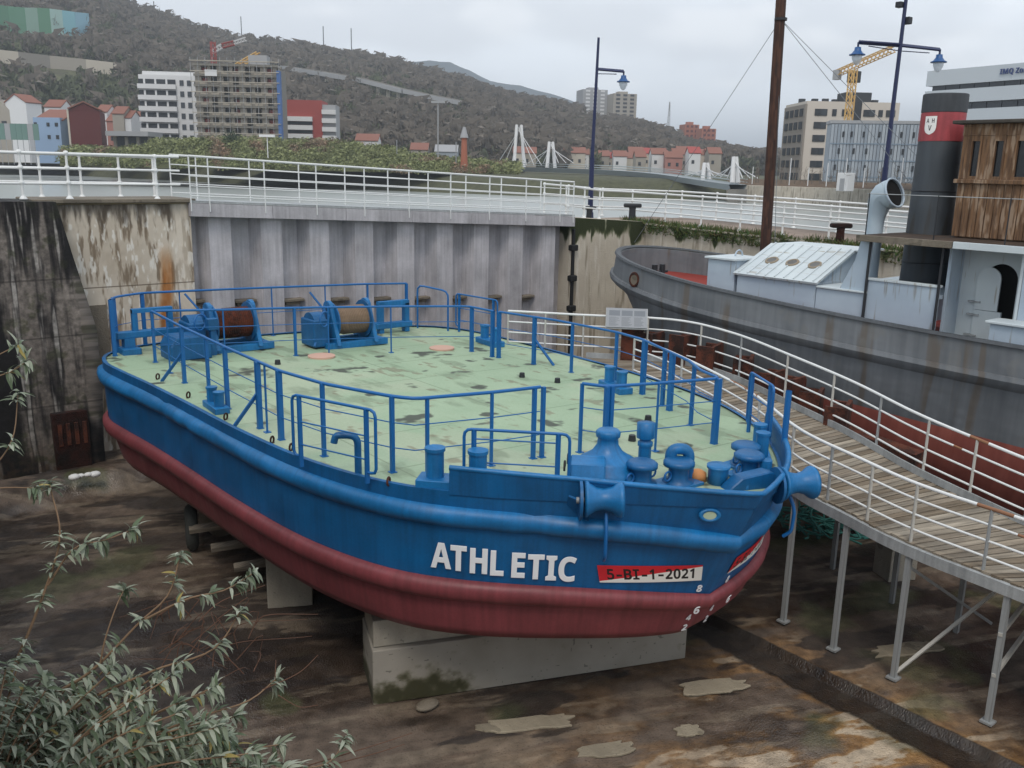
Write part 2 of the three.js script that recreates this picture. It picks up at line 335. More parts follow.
{ // right-hand abutment and the quay wall behind the grey tug
  T.quayWall = tex(1024, 512, (u, v) => {
    const x = u * 12, y = v * 6, st = fbm(x * 6, y * .6, 361, 4, 72, 0), b = fbm(x * 1.5, y * 1.5, 365, 5);
    let c = mix3([.80, .77, .71], [.68, .64, .58], b); c = mix3(c, [.44, .40, .34], sstep(.56, .76, st) * .6);
    c = mix3(c, [.82, .80, .76], sstep(.62, .74, fbm(x * 9, y * .9, 369, 3)) * .5);
    return mix3(c, [.17, .20, .09], sstep(.48, .62, fbm(x * 3, y * 1.2, 371, 4) * .6 + sstep(4.4, 5.6, y) * .42));
  }, { rx: 1 / 12, ry: 1 / 6 });
  M.quayWall = std({ map: T.quayWall, roughness: .95, bumpMap: T.bump, bumpScale: .02 });
  const g = box(11.05, 14.6, -.4, 5.62, -17.6, -15.8), p = g.attributes.position;
  for (let i = 0; i < p.count; i++) if (p.getY(i) > 5) p.setY(i, 5.68 - .06 * (p.getX(i) - 11));
  const a = thing('gate_abutment', 'pale concrete abutment between the gate and the grey tug stern', 'wall', V(12.8, -.4, -16.7)); part('pier', g, M.quayWall, a);
  part('fender_rail', box(11.14, 11.24, .5, 5.3, -15.82, -15.72, .02), M.dark, a);
  for (const y of [4.6, 3.6, 2.6]) part('fender_bracket', box(11.04, 11.32, y, y + .2, -15.86, -15.64, .04), M.dark, a);
}
const quayY = (x, z) => 5.44 - .022 * Math.max(0, z + 16.5) + .012 * (x - 14.5) * 0;   // the quay beyond the tug, falling a little towards the right
{
  const rows = []; for (let k = 0; k <= 30; k++) { const z = -17.6 + k * 1.6; rows.push([V(14.6, -.4, z), V(14.55, quayY(14.5, z) - .05, z), V(14.6, quayY(14.5, z), z), V(15.0, quayY(15, z) + .005, z)]); }
  const g = grid(rows, (p, i) => [p.z, p.y + (i > 1 ? p.x : 0)]);
  solo('quay_wall', g, M.quayWall, 'mossy topped concrete quay wall running behind the grey tug', 'wall');
  const pr = []; for (let k = 0; k <= 30; k++) { const z = -17.6 + k * 1.6; pr.push([V(15.0, quayY(15, z) + .005, z), V(18.6, quayY(18, z), z), V(18.62, .5, z)]); }
  M.promenade = std({ color: 0xa8978c, map: T.concrete, roughness: .95 });
  struct('promenade', grid(pr, p => [p.x, p.z]), M.promenade);
  // moss and weeds along the edge
  const R = rng(77), blade = new THREE.ConeGeometry(.012, .14, 3).translate(0, .06, 0), im = new THREE.InstancedMesh(blade, std({ color: 0xffffff, roughness: 1 }), 5200), o = new THREE.Object3D(), c = new THREE.Color();
  for (let i = 0; i < 5200; i++) {
    const z = -17 + R() * 17, dens = fbm(z * .9, 3, 381, 3); const x = 14.55 + (R() - .3) * .5 * dens, y = quayY(15, z) - (x < 14.6 ? R() * .35 : .01);
    o.position.set(x - (x < 14.6 ? .02 : 0), y, z); o.rotation.set((R() - .5) * 1.6, R() * 6, (R() - .5) * 1.6 + (x < 14.6 ? .8 : 0)); o.scale.setScalar(.5 + R() * (dens > .5 ? 1.6 : .6)); o.updateMatrix(); im.setMatrixAt(i, o.matrix);
    im.setColorAt(i, c.setRGB(.05 + R() * .06, .075 + R() * .06, .02 + R() * .02));
  }
  im.name = 'moss_and_weeds'; im.userData = { kind: 'stuff', label: 'moss and weeds along the edge of the quay behind the tug', category: 'moss' }; shade(im); scene.add(im);
}
{ // river
  T.ripple = tex(512, 512, (u, v) => fbm(u * 24, v * 12, 391, 4, 24, 12), { srgb: false, rx: .06, ry: .06 });
  M.water = std({ color: 0x9a9f9c, roughness: .28, bumpMap: T.ripple, bumpScale: .22 });
  struct('river', new THREE.PlaneGeometry(3000, 3000, 2, 2).rotateX(-Math.PI / 2).translate(300, 1.6, -1518.5), M.water);
  struct('river_bed', box(-1200, 1800, -6, -5, -3000, -18.5), M.wetConcrete);
}

// ================================================================ DOCK GATE
{
  const gt = thing('dock_gate', 'tall grey corrugated steel dock gate closing the head of the dock', 'dock gate', V(4.9, -.3, -16.4));
  const P = 1.342, z0 = -15.85, dz = .38;
  const prof = x => [[0, z0 - dz], [.56, z0 - dz], [.74, z0], [1.30, z0], [P, z0 - .06]].map(([a, z]) => [x + a, z]);
  for (let k = -1; k < 9; k++) {
    const x = -.95 - .74 + .12 + P * k, a = prof(x), q = [];
    const up = -.3, top = 5.98 + tilt(x + .7);
    // one rib with the web that leads to it
    const rows = [up, top].map(y => [V(a[0][0], y, a[0][1]), V(a[1][0], y, a[1][1]), V(a[2][0], y, a[2][1]), V(a[3][0], y, a[3][1]), V(a[3][0] + .18 * .25, y, a[3][1] - dz)]);
    let g = grid([rows[1], rows[0]], (p) => [p.x + p.z, p.y]); g = toCreasedNormals(g, .3);
    if (x > -2 && x < 11) part('rib_panel', g, M.gate, gt);
    const ly = 3.82 - .06 * (x + 1.3);
    if (x > -1.6 && x < 10.8) { const b = part('ledge', box(x + .02, x + .60, ly - .05, ly + .03, z0 - dz, z0 - .12, .02), M.wetConcrete, gt); part('bracket', box(x + .1, x + .5, ly - .13, ly - .05, z0 - dz, z0 - .2), M.wetConcrete, b); }
  }
  part('backing_plate', box(-1.35, 11.1, -.3, 5.5, -16.6, -16.3), M.gate, gt);
  const slab = (x0, x1, y0, y1, za, zb) => { const g = box(x0, x1, y0, y1, za, zb), p = g.attributes.position; for (let i = 0; i < p.count; i++) p.setY(i, p.getY(i) + tilt(p.getX(i))); return g; };
  for (let k = 0; k < 6; k++) part('top_beam', slab(-1.32 + k * 2.07 + .006, -1.32 + (k + 1) * 2.07 - .006, 5.93, 6.24, -16.0, -15.62), M.gate, gt);
  part('walkway', slab(-1.3, 11.1, 6.255, 6.30, -17.3, -15.66), M.galv, gt);
  part('rear_plate', box(-1.3, 11.1, -.3, 5.6, -17.3, -17.1), M.gate, gt);
  // railings on both sides of the gate walkway
  const railing = (z, xs, y0, label) => {
    const yb = x => y0 + tilt(x);
    const r = thing('gate_railing', label, 'railing', V(5, y0 - .3, z));
    const [xa, xb] = [xs[0], xs[xs.length - 1]];
    part('top_rail', cyl(V(xa, yb(xa) + 1.06, z), V(xb, yb(xb) + 1.06, z), .027), M.whiteRail, r);
    for (const h of [.14, .37, .60, .83]) rod('bar', V(xa, yb(xa) + h, z), V(xb, yb(xb) + h, z), .013, M.whiteRail, r);
    for (const x of xs) rod('post', V(x, yb(x) - (z > -16 ? .22 : 0), z), V(x, yb(x) + 1.06, z), .02, M.whiteRail, r, .04);
  };
  const xs = [], xb = []; for (let k = 0; k <= 8; k++) { xs.push(-.85 + k * 1.41); xb.push(-.55 + k * 1.41); }
  railing(-15.62, [-1.3, ...xs, 11.0], 6.27, 'white five-bar railing along the front of the gate walkway');
  railing(-17.25, [-1.2, ...xb.slice(0, 8), 11.0], 6.3, 'white five-bar railing along the river side of the gate walkway');
}
// ball-jointed white quay railings ---------------------------------------------------------------
{
  const postGeo = merge([lathe([[0, 0], [.085, 0], [.08, .03], [.045, .07], [.03, .1], [.03, .31], [.05, .33], [.055, .36], [.05, .39], [.028, .42], [.028, .63], [.05, .65], [.055, .68], [.05, .71], [.027, .74], [.027, .95], [.048, .97], [.055, 1.0], [.045, 1.04], [0, 1.055]], 12)]);
  const quayRail = (pts, label, posts) => {
    const mid = pts[Math.floor(pts.length / 2)], r = thing('quay_railing', label, 'railing', mid.clone(), 'white ball-jointed quay railings');
    delete r.userData.group;
    for (const h of [1.0, .68, .36]) part(h === 1 ? 'top_rail' : 'rail', pipe(pts.map(p => V(p.x, p.y + h, p.z)), h === 1 ? .034 : .026), M.whiteRail, r);
    for (const p of posts) { const m = shade(new THREE.Mesh(postGeo, M.whiteRail)); m.name = 'post'; m.position.copy(p).sub(mid); r.add(m); }
  };
  const line = (a, b, n) => Array.from({ length: n }, (_, k) => a.clone().lerp(b, n > 1 ? k / (n - 1) : 0));
  const a0 = V(-7.9, 6.33, -15.85), a1 = V(-2.0, 6.3, -15.85); quayRail([a0, V(-1.45, 6.3, -15.85)], 'white ball-jointed railing on the wall top left of the gate', [...line(V(-7.6, 6.33, -15.85), V(-3.9, 6.33, -15.85), 5), a1.clone()]);
  const b0 = V(-8.4, 6.35, -17.35), b1 = V(-2.4, 6.3, -17.35); quayRail([b0, b1, V(-1.6, 6.28, -17.3)], 'white ball-jointed railing behind the wall top on the river side', [...line(V(-4.15, 6.3, -17.35), V(-2.4, 6.3, -17.35), 3), V(-5.6, 6.3, -17.35), V(-7, 6.3, -17.35), V(-1.6, 6.28, -17.3)]);
  // beyond the tug: one row on the dock side, one on the river side
  const q = z => V(15.35, quayY(15, z), z); const zs = []; for (let z = -17.2; z < 8; z += 1.62) zs.push(z);
  quayRail([V(11.3, 5.66, -16.2), V(13.5, 5.5, -17.0), q(-17.2), q(-12), q(-8), q(8)], 'white ball-jointed railing on the promenade nearest the grey tug', [V(11.3, 5.66, -16.2), V(12.4, 5.58, -16.6), V(13.5, 5.5, -17.0), ...zs.map(q)]);
  const w = z => V(18.4, quayY(18, z), z), ws = []; for (let z = -17.5; z < 8; z += 1.7) ws.push(z);
  quayRail([V(11.2, 5.7, -17.3), V(15.2, 5.5, -18.6), w(-17.6), w(-12), w(8)], 'white ball-jointed railing on the river edge of the promenade', [V(11.2, 5.7, -17.3), V(12.6, 5.6, -17.75), V(13.9, 5.52, -18.2), V(15.2, 5.5, -18.6), ...ws.map(w)]);
  struct('promenade', box(11.0, 18.6, 5.30, 5.40, -19.2, -17.62), M.promenade);
  struct('wall_top_paving', box(-15, -1.35, 6.22, 6.275, -17.6, -15.75), std({ color: 0x8d8168, map: T.concrete, roughness: 1 }));
  solo('river_wall', box(-16, -1.4, -5, 6.2, -17.9, -17.0), M.wetConcrete, 'concrete river wall under the railing left of the gate', 'wall');
}

// ================================================================ THE BLUE BARGE
const HEEL = .03, dy = x => -HEEL * x;                      // she sits heeled a little to starboard
const sideOutline = h => new THREE.CatmullRomCurve3(h.map(([x, z]) => V(x, 0, z)), false, 'centripetal').getSpacedPoints(72);
const portOutline = sideOutline([[-.35, .14], [-.7, -.13], [-1.25, -.56], [-1.85, -1.05], [-2.5, -1.57], [-3.02, -2.05], [-3.47, -2.6], [-3.78, -3.25], [-4.06, -4.3], [-4.24, -6], [-4.33, -8], [-4.42, -9.6], [-4.52, -10.8], [-4.55, -11.6], [-4.36, -12.35], [-3.85, -12.95], [-3.0, -13.3], [-2, -13.4], [0, -13.42]]);
const stbdOutline = sideOutline([[-.35, .14], [.1, .0], [.6, -.2], [1.1, -.48], [1.65, -.9], [2.2, -1.42], [2.75, -2.02], [3.2, -2.7], [3.6, -3.5], [3.95, -4.6], [4.2, -6.2], [4.32, -8], [4.36, -10], [4.33, -11.4], [4.12, -12.3], [3.65, -12.95], [2.9, -13.3], [2, -13.4], [0, -13.42]]);
const loopPts = [...portOutline, ...stbdOutline.slice(1, -1).reverse()];   // bow tip, port side aft, stern, starboard side forward
const loopN = loopPts.map((p, i) => {
  const n = loopPts.length; let a = loopPts[(i + n - 1) % n], b = loopPts[(i + 1) % n];
  if (i === 0) return V(-.12, 0, .99);
  const t = b.clone().sub(a).normalize(); return V(t.z, 0, -t.x).multiplyScalar(-1);
});
{ const t = loopPts[20].clone().add(loopN[20].clone().multiplyScalar(.1)); if (Math.abs(t.x) < Math.abs(loopPts[20].x)) for (let i = 1; i < loopN.length; i++) loopN[i].negate(); }
const hullAt = (i, y, off) => {
  const p = loopPts[i], n = loopN[i], x = p.x + n.x * off, z0 = p.z + n.z * off;
  const rake = (3.3 - y) * .36 * Math.exp(p.z / 1.0) + Math.max(0, 2.3 - y) * .5 * sstep(-9, -13.4, p.z) * -1.2;
  return V(x * (1 - Math.max(0, 2 - y) * .03), y + dy(x), z0 - rake);
};
const arc = [0]; for (let i = 1; i <= loopPts.length; i++) arc.push(arc[i - 1] + loopPts[i % loopPts.length].distanceTo(loopPts[i - 1]));
const dip = i => { const n = loopPts.length, k = Math.min(i, n - i); return -.30 * Math.exp(-k * .285 / 1.9); };
const lift = (i, y) => { const n = loopPts.length, k = Math.min(i, n - i), f = 1 - Math.exp(-k * .285 / 2.2); return y > 2.3 ? 0 : f * mix(.11, .27, clamp((y - 1.2) / .7)); };   // the waterline wale rises aft of the stem
function strip(levels, from = 0, to = loopPts.length, jitter, drop = 0) { // levels [y, offset] from the top down
  const rows = levels.map(([y, o], j) => { const r = []; for (let i = from; i <= to; i++) { const k = i % loopPts.length; r.push(hullAt(k, y + dip(k) * drop + lift(k, y), o + (jitter ? jitter(arc[k], j) : 0))); } return r; });
  const g = grid(rows, (p, i) => [arc[from + i], p.y]); return g;
}
const barge = thing('work_barge', 'bright blue and maroon flat-decked barge with green deck, propped on concrete blocks', 'barge', V(0, 1.25, -6.7));
part('hull', toCreasedNormals(strip([[3.335, -.07], [3.345, -.03], [3.335, 0], [3.1, 0], [2.5, -.01], [1.93, -.02]]), .7), M.blue, barge, 'blue plated topsides');
{
  const ring = (y, r, m, name, dent) => {
    const lv = []; for (let k = 0; k <= 8; k++) { const a = Math.PI * (.5 - k / 8); lv.push([y + Math.sin(a) * r, Math.cos(a) * r * .95 - .01]); }
    return part(name, strip(lv, 0, loopPts.length, (s, j) => j > 0 && j < 8 ? (fbm(s * 1.3, j * .2, 401, 3) - .5) * dent + (vn(s * 5, 3, 405) > .8 ? -dent * .5 : 0) : 0, y > 2.5 ? 1 : 0), m, barge);
  };
  ring(3.05, .135, M.blueBright, 'upper_fender', .09);
  ring(1.84, .125, M.hullRed, 'lower_fender', .02);
  part('lower_hull', merge([boxKeep(strip([[1.935, -.025], [1.6, -.045], [1.36, -.06], [1.24, -.14], [1.15, -.5]])), boxKeep((() => { const pts = loopPts.map((_, i) => hullAt(i, 1.15, -.5)), s = new THREE.Shape(pts.map(p => new THREE.Vector2(p.x, p.z))), g = new THREE.ShapeGeometry(s); g.rotateX(Math.PI / 2); g.translate(0, 1.26, 0); return g; })())]), M.hullRed, barge, 'maroon boot-topped lower hull');
}
{ // deck: worn green paint with weld lines, puddle marks and scuffs
  T.deck = tex(1024, 1536, (u, v) => {
    const x = u * 9.4, z = v * 14.2, a = fbm(x * 1.2, z * 1.2, 411, 5), s = fbm(x * 2.6, z * 1.1, 415, 5), f = vn(x * 40, z * 40, 5), w = fbm(x * .7 + 5, z * .7, 419, 4);
    let c = mix3([.545, .64, .52], [.63, .705, .59], a);
    c = mix3(c, [.70, .70, .61], sstep(.54, .70, w) * .35);                                   // chalked
    c = mix3(c, [.36, .41, .32], sstep(.58, .74, s) * .35);                                   // walked dirt
    c = mix3(c, [.42, .36, .28], sstep(.66, .8, fbm(x * 5, z * 3, 423, 4)) * .45);
    const p = fbm(x * 2.1 + 31, z * 2.4 + 7, 427, 4); c = mix3(c, [.17, .18, .15], sstep(.69, .79, p) * .75);  // standing damp
    const m1 = Math.abs((z / 1.5) % 1 - .5) * 1.5, m2 = Math.abs((x / 3.1) % 1 - .5) * 3.1;
    if (m1 < .013 || m2 < .013) c = mix3(c, [.42, .48, .38], .55);
    return c.map(q => q + (f - .5) * .03);
  }, { clampEdge: true });
  M.deck = std({ map: T.deck, roughness: .62, bumpMap: T.bump, bumpScale: .004 });
  const s = new THREE.Shape(loopPts.map((_, i) => hullAt(i, 3.3, -.04)).map(p => new THREE.Vector2(p.x, p.z))), g = new THREE.ShapeGeometry(s); g.rotateX(Math.PI / 2);
  const p = g.attributes.position, uv = g.attributes.uv; for (let i = 0; i < p.count; i++) { uv.setXY(i, (p.getX(i) + 4.7) / 9.4, (.4 - p.getZ(i)) / 14.2); p.setY(i, 3.3 + dy(p.getX(i))); }
  part('deck', g, M.deck, barge, 'worn pale green painted deck');
}
const dk = (x, z, h = 0) => V(x, 3.3 + dy(x) + h, z);      // a point on the deck
{ // bow bulwark
  const iEnd = 15, n = loopPts.length, rows = [[], [], [], []];
  for (let k = -iEnd + 1; k <= iEnd - 1; k++) { const i = (k + n) % n, h = mix(.20, .33, sstep(0, 14, Math.abs(k))); [[3.3, .015], [3.3 + h, .03], [3.3 + h, -.03], [3.3, -.03]].forEach(([y, o], j) => rows[j].push(hullAt(i, y, o))); }
  const bw = part('bow_bulwark', toCreasedNormals(grid(rows, p => [p.x + p.z, p.y]), .8), M.blue, barge);
  for (const k of [0, rows[0].length - 1]) { const c = rows.map(r => r[k]); const g = new THREE.BufferGeometry().setFromPoints([c[0], c[1], c[2], c[0], c[2], c[3]]); g.computeVertexNormals(); g.setAttribute('uv', new THREE.Float32BufferAttribute(new Float32Array(12), 2)); part('end_plate', g, M.blue, bw); }
  part('capping', tubeAlong(rows[1].map(p => V(p.x * .995, p.y + .005, p.z - .02)), .035, 6), M.blueBright, bw);
  // oval hawse hole
  for (const i of [2]) { const c = hullAt(i, 3.2, .04), nn = loopN[i], ry = Math.atan2(nn.x, nn.z);
    part('hawse_ring', boxUV(new THREE.TorusGeometry(.085, .025, 8, 20).scale(1.25, .8, 1).rotateY(ry).translate(c.x, c.y, c.z)), M.blueBright, bw);
    part('hawse_opening', boxUV(new THREE.CylinderGeometry(.08, .08, .02, 18).rotateX(Math.PI / 2).scale(1.25, .8, 1).rotateY(ry).translate(c.x, c.y, c.z)), std({ color: 0xa9b79d, roughness: .9 }), bw); }
}
{ // lettering on the hull
  const port = Array.from({ length: 40 }, (_, i) => i), n = loopPts.length;
  const onHull = (s, y, off, side) => { // s = metres aft of the stem
    let i = 0; while (arc[i + 1] < s) i++; const t = (s - arc[i]) / (arc[i + 1] - arc[i]);
    const a = hullAt(side < 0 ? i : (n - i) % n, y, off), b = hullAt(side < 0 ? i + 1 : (n - i - 1) % n, y, off);
    return a.lerp(b, t);
  };
  const put = (g, s, y, side, name, mat, off = .006) => {
    const c = onHull(s, y, off, side), a = onHull(s - .06, y, off, side), b = onHull(s + .06, y, off, side), up = onHull(s, y + .1, off, side).sub(c).normalize();
    const right = (side < 0 ? a.sub(b) : b.sub(a)).normalize(), nrm = new THREE.Vector3().crossVectors(right, up).normalize();
    g.applyMatrix4(new THREE.Matrix4().makeBasis(right, new THREE.Vector3().crossVectors(nrm, right), nrm).setPosition(c)); part(name, boxUV(g), mat, barge);
  };
  M.lettering = std({ color: 0xe9ebee, roughness: .6 });
  const fat = ch => { const g = new TextGeometry(ch, { font, size: .315, depth: .005, curveSegments: 4, bevelEnabled: true, bevelSize: .006, bevelThickness: .002, bevelSegments: 1 }); g.computeBoundingBox(); const b = g.boundingBox; return g.translate(-(b.min.x + b.max.x) / 2, -(b.min.y + b.max.y) / 2, 0).scale(.86, 1.04, 1); };
  const word = [['A', 3.735], ['T', 3.515], ['H', 3.26], ['L', 3.03], ['E', 2.765], ['T', 2.545], ['I', 2.35], ['C', 2.145]];
  for (const [ch, s] of word) put(fat(ch), s, 2.39 + (s - 2.09) * .06, -1, 'letter', M.lettering);
  const marks = [['8', 2.08, .11], ['6', 1.79, .12], ['4', 1.58, .10], ['2', 1.40, .11]];
  for (const side of [-1, 1]) for (const [ch, y, sz] of marks) put(letter(ch, sz, .006), (side < 0 ? .24 - (2.08 - y) * .12 : .36), y, side, 'draught_mark', M.lettering, { 8: -.005, 6: .118, 4: -.03, 2: -.04 }[ch]);
  // registration panel: red over white on a slant, black figures
  const cv = document.createElement('canvas'); cv.width = 768; cv.height = 150; const x = cv.getContext('2d');
  x.fillStyle = '#e4e2dc'; x.fillRect(0, 0, 768, 150); x.fillStyle = '#c8202c'; x.beginPath(); x.moveTo(0, 0); x.lineTo(768, 0); x.lineTo(768, 14); x.lineTo(0, 138); x.fill();
  x.fillStyle = '#1c1717'; x.strokeStyle = '#1c1717'; x.lineWidth = 5; x.font = 'bold 118px monospace'; x.textAlign = 'center'; x.textBaseline = 'middle'; x.save(); x.translate(390, 78); x.scale(.86, 1); x.fillText('5-BI-1-2021', 0, 0); x.strokeText('5-BI-1-2021', 0, 0); x.restore();
  const ct = new THREE.CanvasTexture(cv); ct.colorSpace = THREE.SRGBColorSpace;
  const plate = (s0, s1, side) => {
    const rows = [2.455, 2.215].map((y, j) => Array.from({ length: 13 }, (_, k) => onHull(mix(s0, s1, k / 12) + (y - 2.215) * .3, y, .005, side)));
    const g = grid(side < 0 ? rows : rows, (p, i, j) => [side < 0 ? 1 - i / 12 : i / 12, 1 - j]); if (side > 0) { }
    part('registration_panel', g, std({ map: ct, roughness: .6, side: THREE.DoubleSide }), barge, 'red and white panel reading 5-BI-1-2021');
  };
  plate(.27, 1.70, -1); plate(.22, 1.62, 1);
}
const W = (p, q) => p.clone().lerp(q, .5);
function bargeRail(name, tops, h, postsAt, mids, opts = {}) { // tops: [x, z] along the rail
  const path = roundedPath(tops.map(([x, z]) => dk(x, z, h)), opts.round ?? .12);
  const r = part(name, tubeAlong(path, opts.r ?? .024, 8), M.blueRod, barge);
  for (const [x, z, w] of postsAt) { rod('post', dk(x, z), dk(x, z, h), w || .024, M.blueRod, r, w ? w * 1.0 : .024); rod('foot_plate', dk(x, z), dk(x, z, .012), .09, M.blueRod, r, .09); }
  for (const m of mids) for (let i = 0; i + 1 < tops.length; i++) rod('wire', dk(...tops[i], m), dk(...tops[i + 1], m), .008, M.blueRod, r);
  return r;
}
{
  // spectators' enclosure: port side, bow side, starboard side, after side
  const port = [[-3.67, -11.4], [-3.78, -9.5], [-3.85, -7.2], [-3.87, -5.3], [-3.7, -4.25], [-3.3, -3.25], [-3.12, -3.0]];
  bargeRail('enclosure_rail', [...port, [-2.0, -2.82], [-1.27, -2.77]], 1.0, [[-3.67, -11.4, .05], [-3.75, -10.3], [-3.8, -9.4, .06], [-3.81, -8.2, .05], [-3.85, -7.3, .06], [-3.88, -6.0, .07], [-3.88, -5.75], [-3.87, -5.3, .07], [-3.72, -4.3, .05], [-3.3, -3.25, .05], [-2.95, -2.98, .04], [-2.05, -2.82, .035], [-1.36, -2.78, .05], [-1.22, -2.76, .05]], [.33, .66]);
  bargeRail('enclosure_rail', [[-.6, -2.66], [-.42, -2.35], [.3, -2.18], [1.5, -1.95], [1.72, -2.5], [2.16, -3.1], [3.0, -4.9], [3.16, -5.75], [3.07, -7.4], [2.72, -8.8]], 1.0, [[-.6, -2.66, .04], [-.42, -2.35, .06], [-.35, -2.33, .06], [.39, -2.14], [1.47, -1.95, .08], [2.0, -2.85, .05], [2.45, -3.7, .08], [2.6, -4.0, .06], [2.95, -4.8, .08], [3.14, -5.7, .05], [3.1, -6.9, .05], [2.95, -7.9, .07], [2.72, -8.8, .07]], [.33, .66]);
  bargeRail('enclosure_rail', [[2.66, -8.9], [2.6, -9.75], [1.24, -10.25], [.03, -10.6], [-.95, -10.85], [-2.37, -11.1], [-3.6, -11.4]], 1.0, [[2.66, -8.95, .07], [2.62, -9.65, .07], [.95, -10.3], [-.35, -10.65], [-1.0, -10.86, .05], [-2.4, -11.1]], [.33, .66]);
  for (const [x, z, a, b] of [[-3.88, -6.0, -.3, -.25], [-3.8, -9.4, -.3, -.3], [2.45, -3.7, .3, -.3], [2.95, -7.9, .3, .3]]) part('rail_brace', bar(dk(x + a, z + b), dk(x, z, .55), .05, .03), M.blueRod, barge);
  // stern rail
  bargeRail('stern_rail', [[-4.15, -12.35], [-3.95, -12.75], [-3.3, -13.2], [-1.2, -13.3], [2.0, -13.3], [3.1, -13.1]], 1.12, [[-4.15, -12.35, .07], [-4.0, -12.7, .07], [-3.3, -13.2, .07], [-2.5, -13.28], [-.4, -13.3], [.95, -13.3], [2.1, -13.3, .04], [3.1, -13.1, .06]], [.55], { round: .2 });
  // hoop rails along the deck edge
  const hoop = (a, b, h) => {
    const A = dk(...a), B = dk(...b), d = B.clone().sub(A).normalize(), up = V(0, 1, 0), pt = (p, s, k) => p.clone().addScaledVector(d, s).addScaledVector(up, k);
    const r = part('hoop_rail', tubeAlong(roundedPath([pt(A, .02, .14), pt(A, -.12, .14), pt(A, -.12, h), pt(B, .14, h), pt(B, .14, .14), pt(B, 0, .14)], .09), .02, 8), M.blueRod, barge);
    rod('post', A, pt(A, 0, h), .05, M.blueRod, r, .04); rod('post', B, pt(B, 0, h), .05, M.blueRod, r, .04);
    for (const k of [.3, .6]) if (k < h) rod('wire', pt(A, 0, k), pt(B, 0, k), .01, M.blueRod, r);
  };
  hoop([-4.17, -4.05], [-3.78, -3.05], .94); hoop([-2.72, -2.3], [-1.95, -1.62], .72);
  hoop([3.95, -12.0], [4.1, -10.8], .95); hoop([2.5, -2.1], [2.05, -1.45], .95);
  { const r = part('hoop_rail', tubeAlong(roundedPath([dk(3.3, -12.9, 0), dk(3.3, -12.9, 1.1), dk(3.75, -12.2, 1.0), dk(3.75, -12.2, 0)], .15), .024), M.blueRod, barge); }
  part('flag_socket', tubeAlong([dk(1.72, -.92), dk(1.72, -.92, 1.0)], .045), M.blueRod, barge);
  // gooseneck vent
  part('gooseneck_vent', tubeAlong(roundedPath([dk(-3.72, -3.38), dk(-3.72, -3.38, .52), dk(-3.95, -3.52, .52), dk(-3.97, -3.53, .42)], .12, 6), .045, 10), M.blue, barge);
}
function bitts(x, z, turn, s = 1, hp = .42) {
  const c = dk(x, z), R = (a, y, b) => V(c.x + (a * Math.cos(turn) + b * Math.sin(turn)) * s, c.y + y * s, c.z + (-a * Math.sin(turn) + b * Math.cos(turn)) * s);
  const base = part('mooring_bitts', boxUV(new RoundedBoxGeometry(.86 * s, .13 * s, .30 * s, 1, .015).rotateY(turn).translate(c.x, c.y + .065 * s, c.z)), M.blueBright, barge);
  for (const a of [-.24, .24]) part('bollard_post', merge([cyl(R(a, .12, 0), R(a, hp, 0), .10 * s, .10 * s, 14), cyl(R(a, hp - .03, 0), R(a, hp + .008, 0), .115 * s, .115 * s, 14)]), M.blueBright, base);
}
bitts(-4.02, -7.35, 1.5, .78); bitts(-2.98, -2.3, -.82, 1.1, .46); bitts(3.55, -10.2, 1.45, 1.0); bitts(2.75, -5.3, 1.3, .95); bitts(1.42, -1.1, .72, .9, .5);
{ // cleats and eyes along the port edge
  for (const [x, z] of [[-4.1, -9.9], [-4.12, -8.3], [-4.12, -6.7], [-4.05, -5.2], [-3.98, -4.75], [-3.6, -2.85]]) { const c = dk(x, z, .05); part('lashing_eye', boxUV(new THREE.TorusGeometry(.05, .014, 6, 14).rotateY(.7).translate(c.x, c.y, c.z)), M.rust, barge); }
  // deck hatches and sockets
  for (const [x, z] of [[2.2, -10.2], [-.6, -10.5]]) { const c = dk(x, z, .02); part('hatch_cover', boxUV(new THREE.CylinderGeometry(.28, .28, .035, 24).translate(c.x, c.y, c.z)), std({ color: 0xc7a18f, roughness: .8 }), barge, 'faded orange hatch cover'); }
  for (const [x, z] of [[.35, -2.95], [.5, -2.7], [1.6, -3.4], [2.2, -6.3], [-1.7, -10.2], [1.9, -7.0]]) { const c = dk(x, z); part('deck_socket', boxUV(new THREE.CylinderGeometry(.05, .06, .09, 10).translate(c.x, c.y + .045, c.z)), M.black, barge); }
}
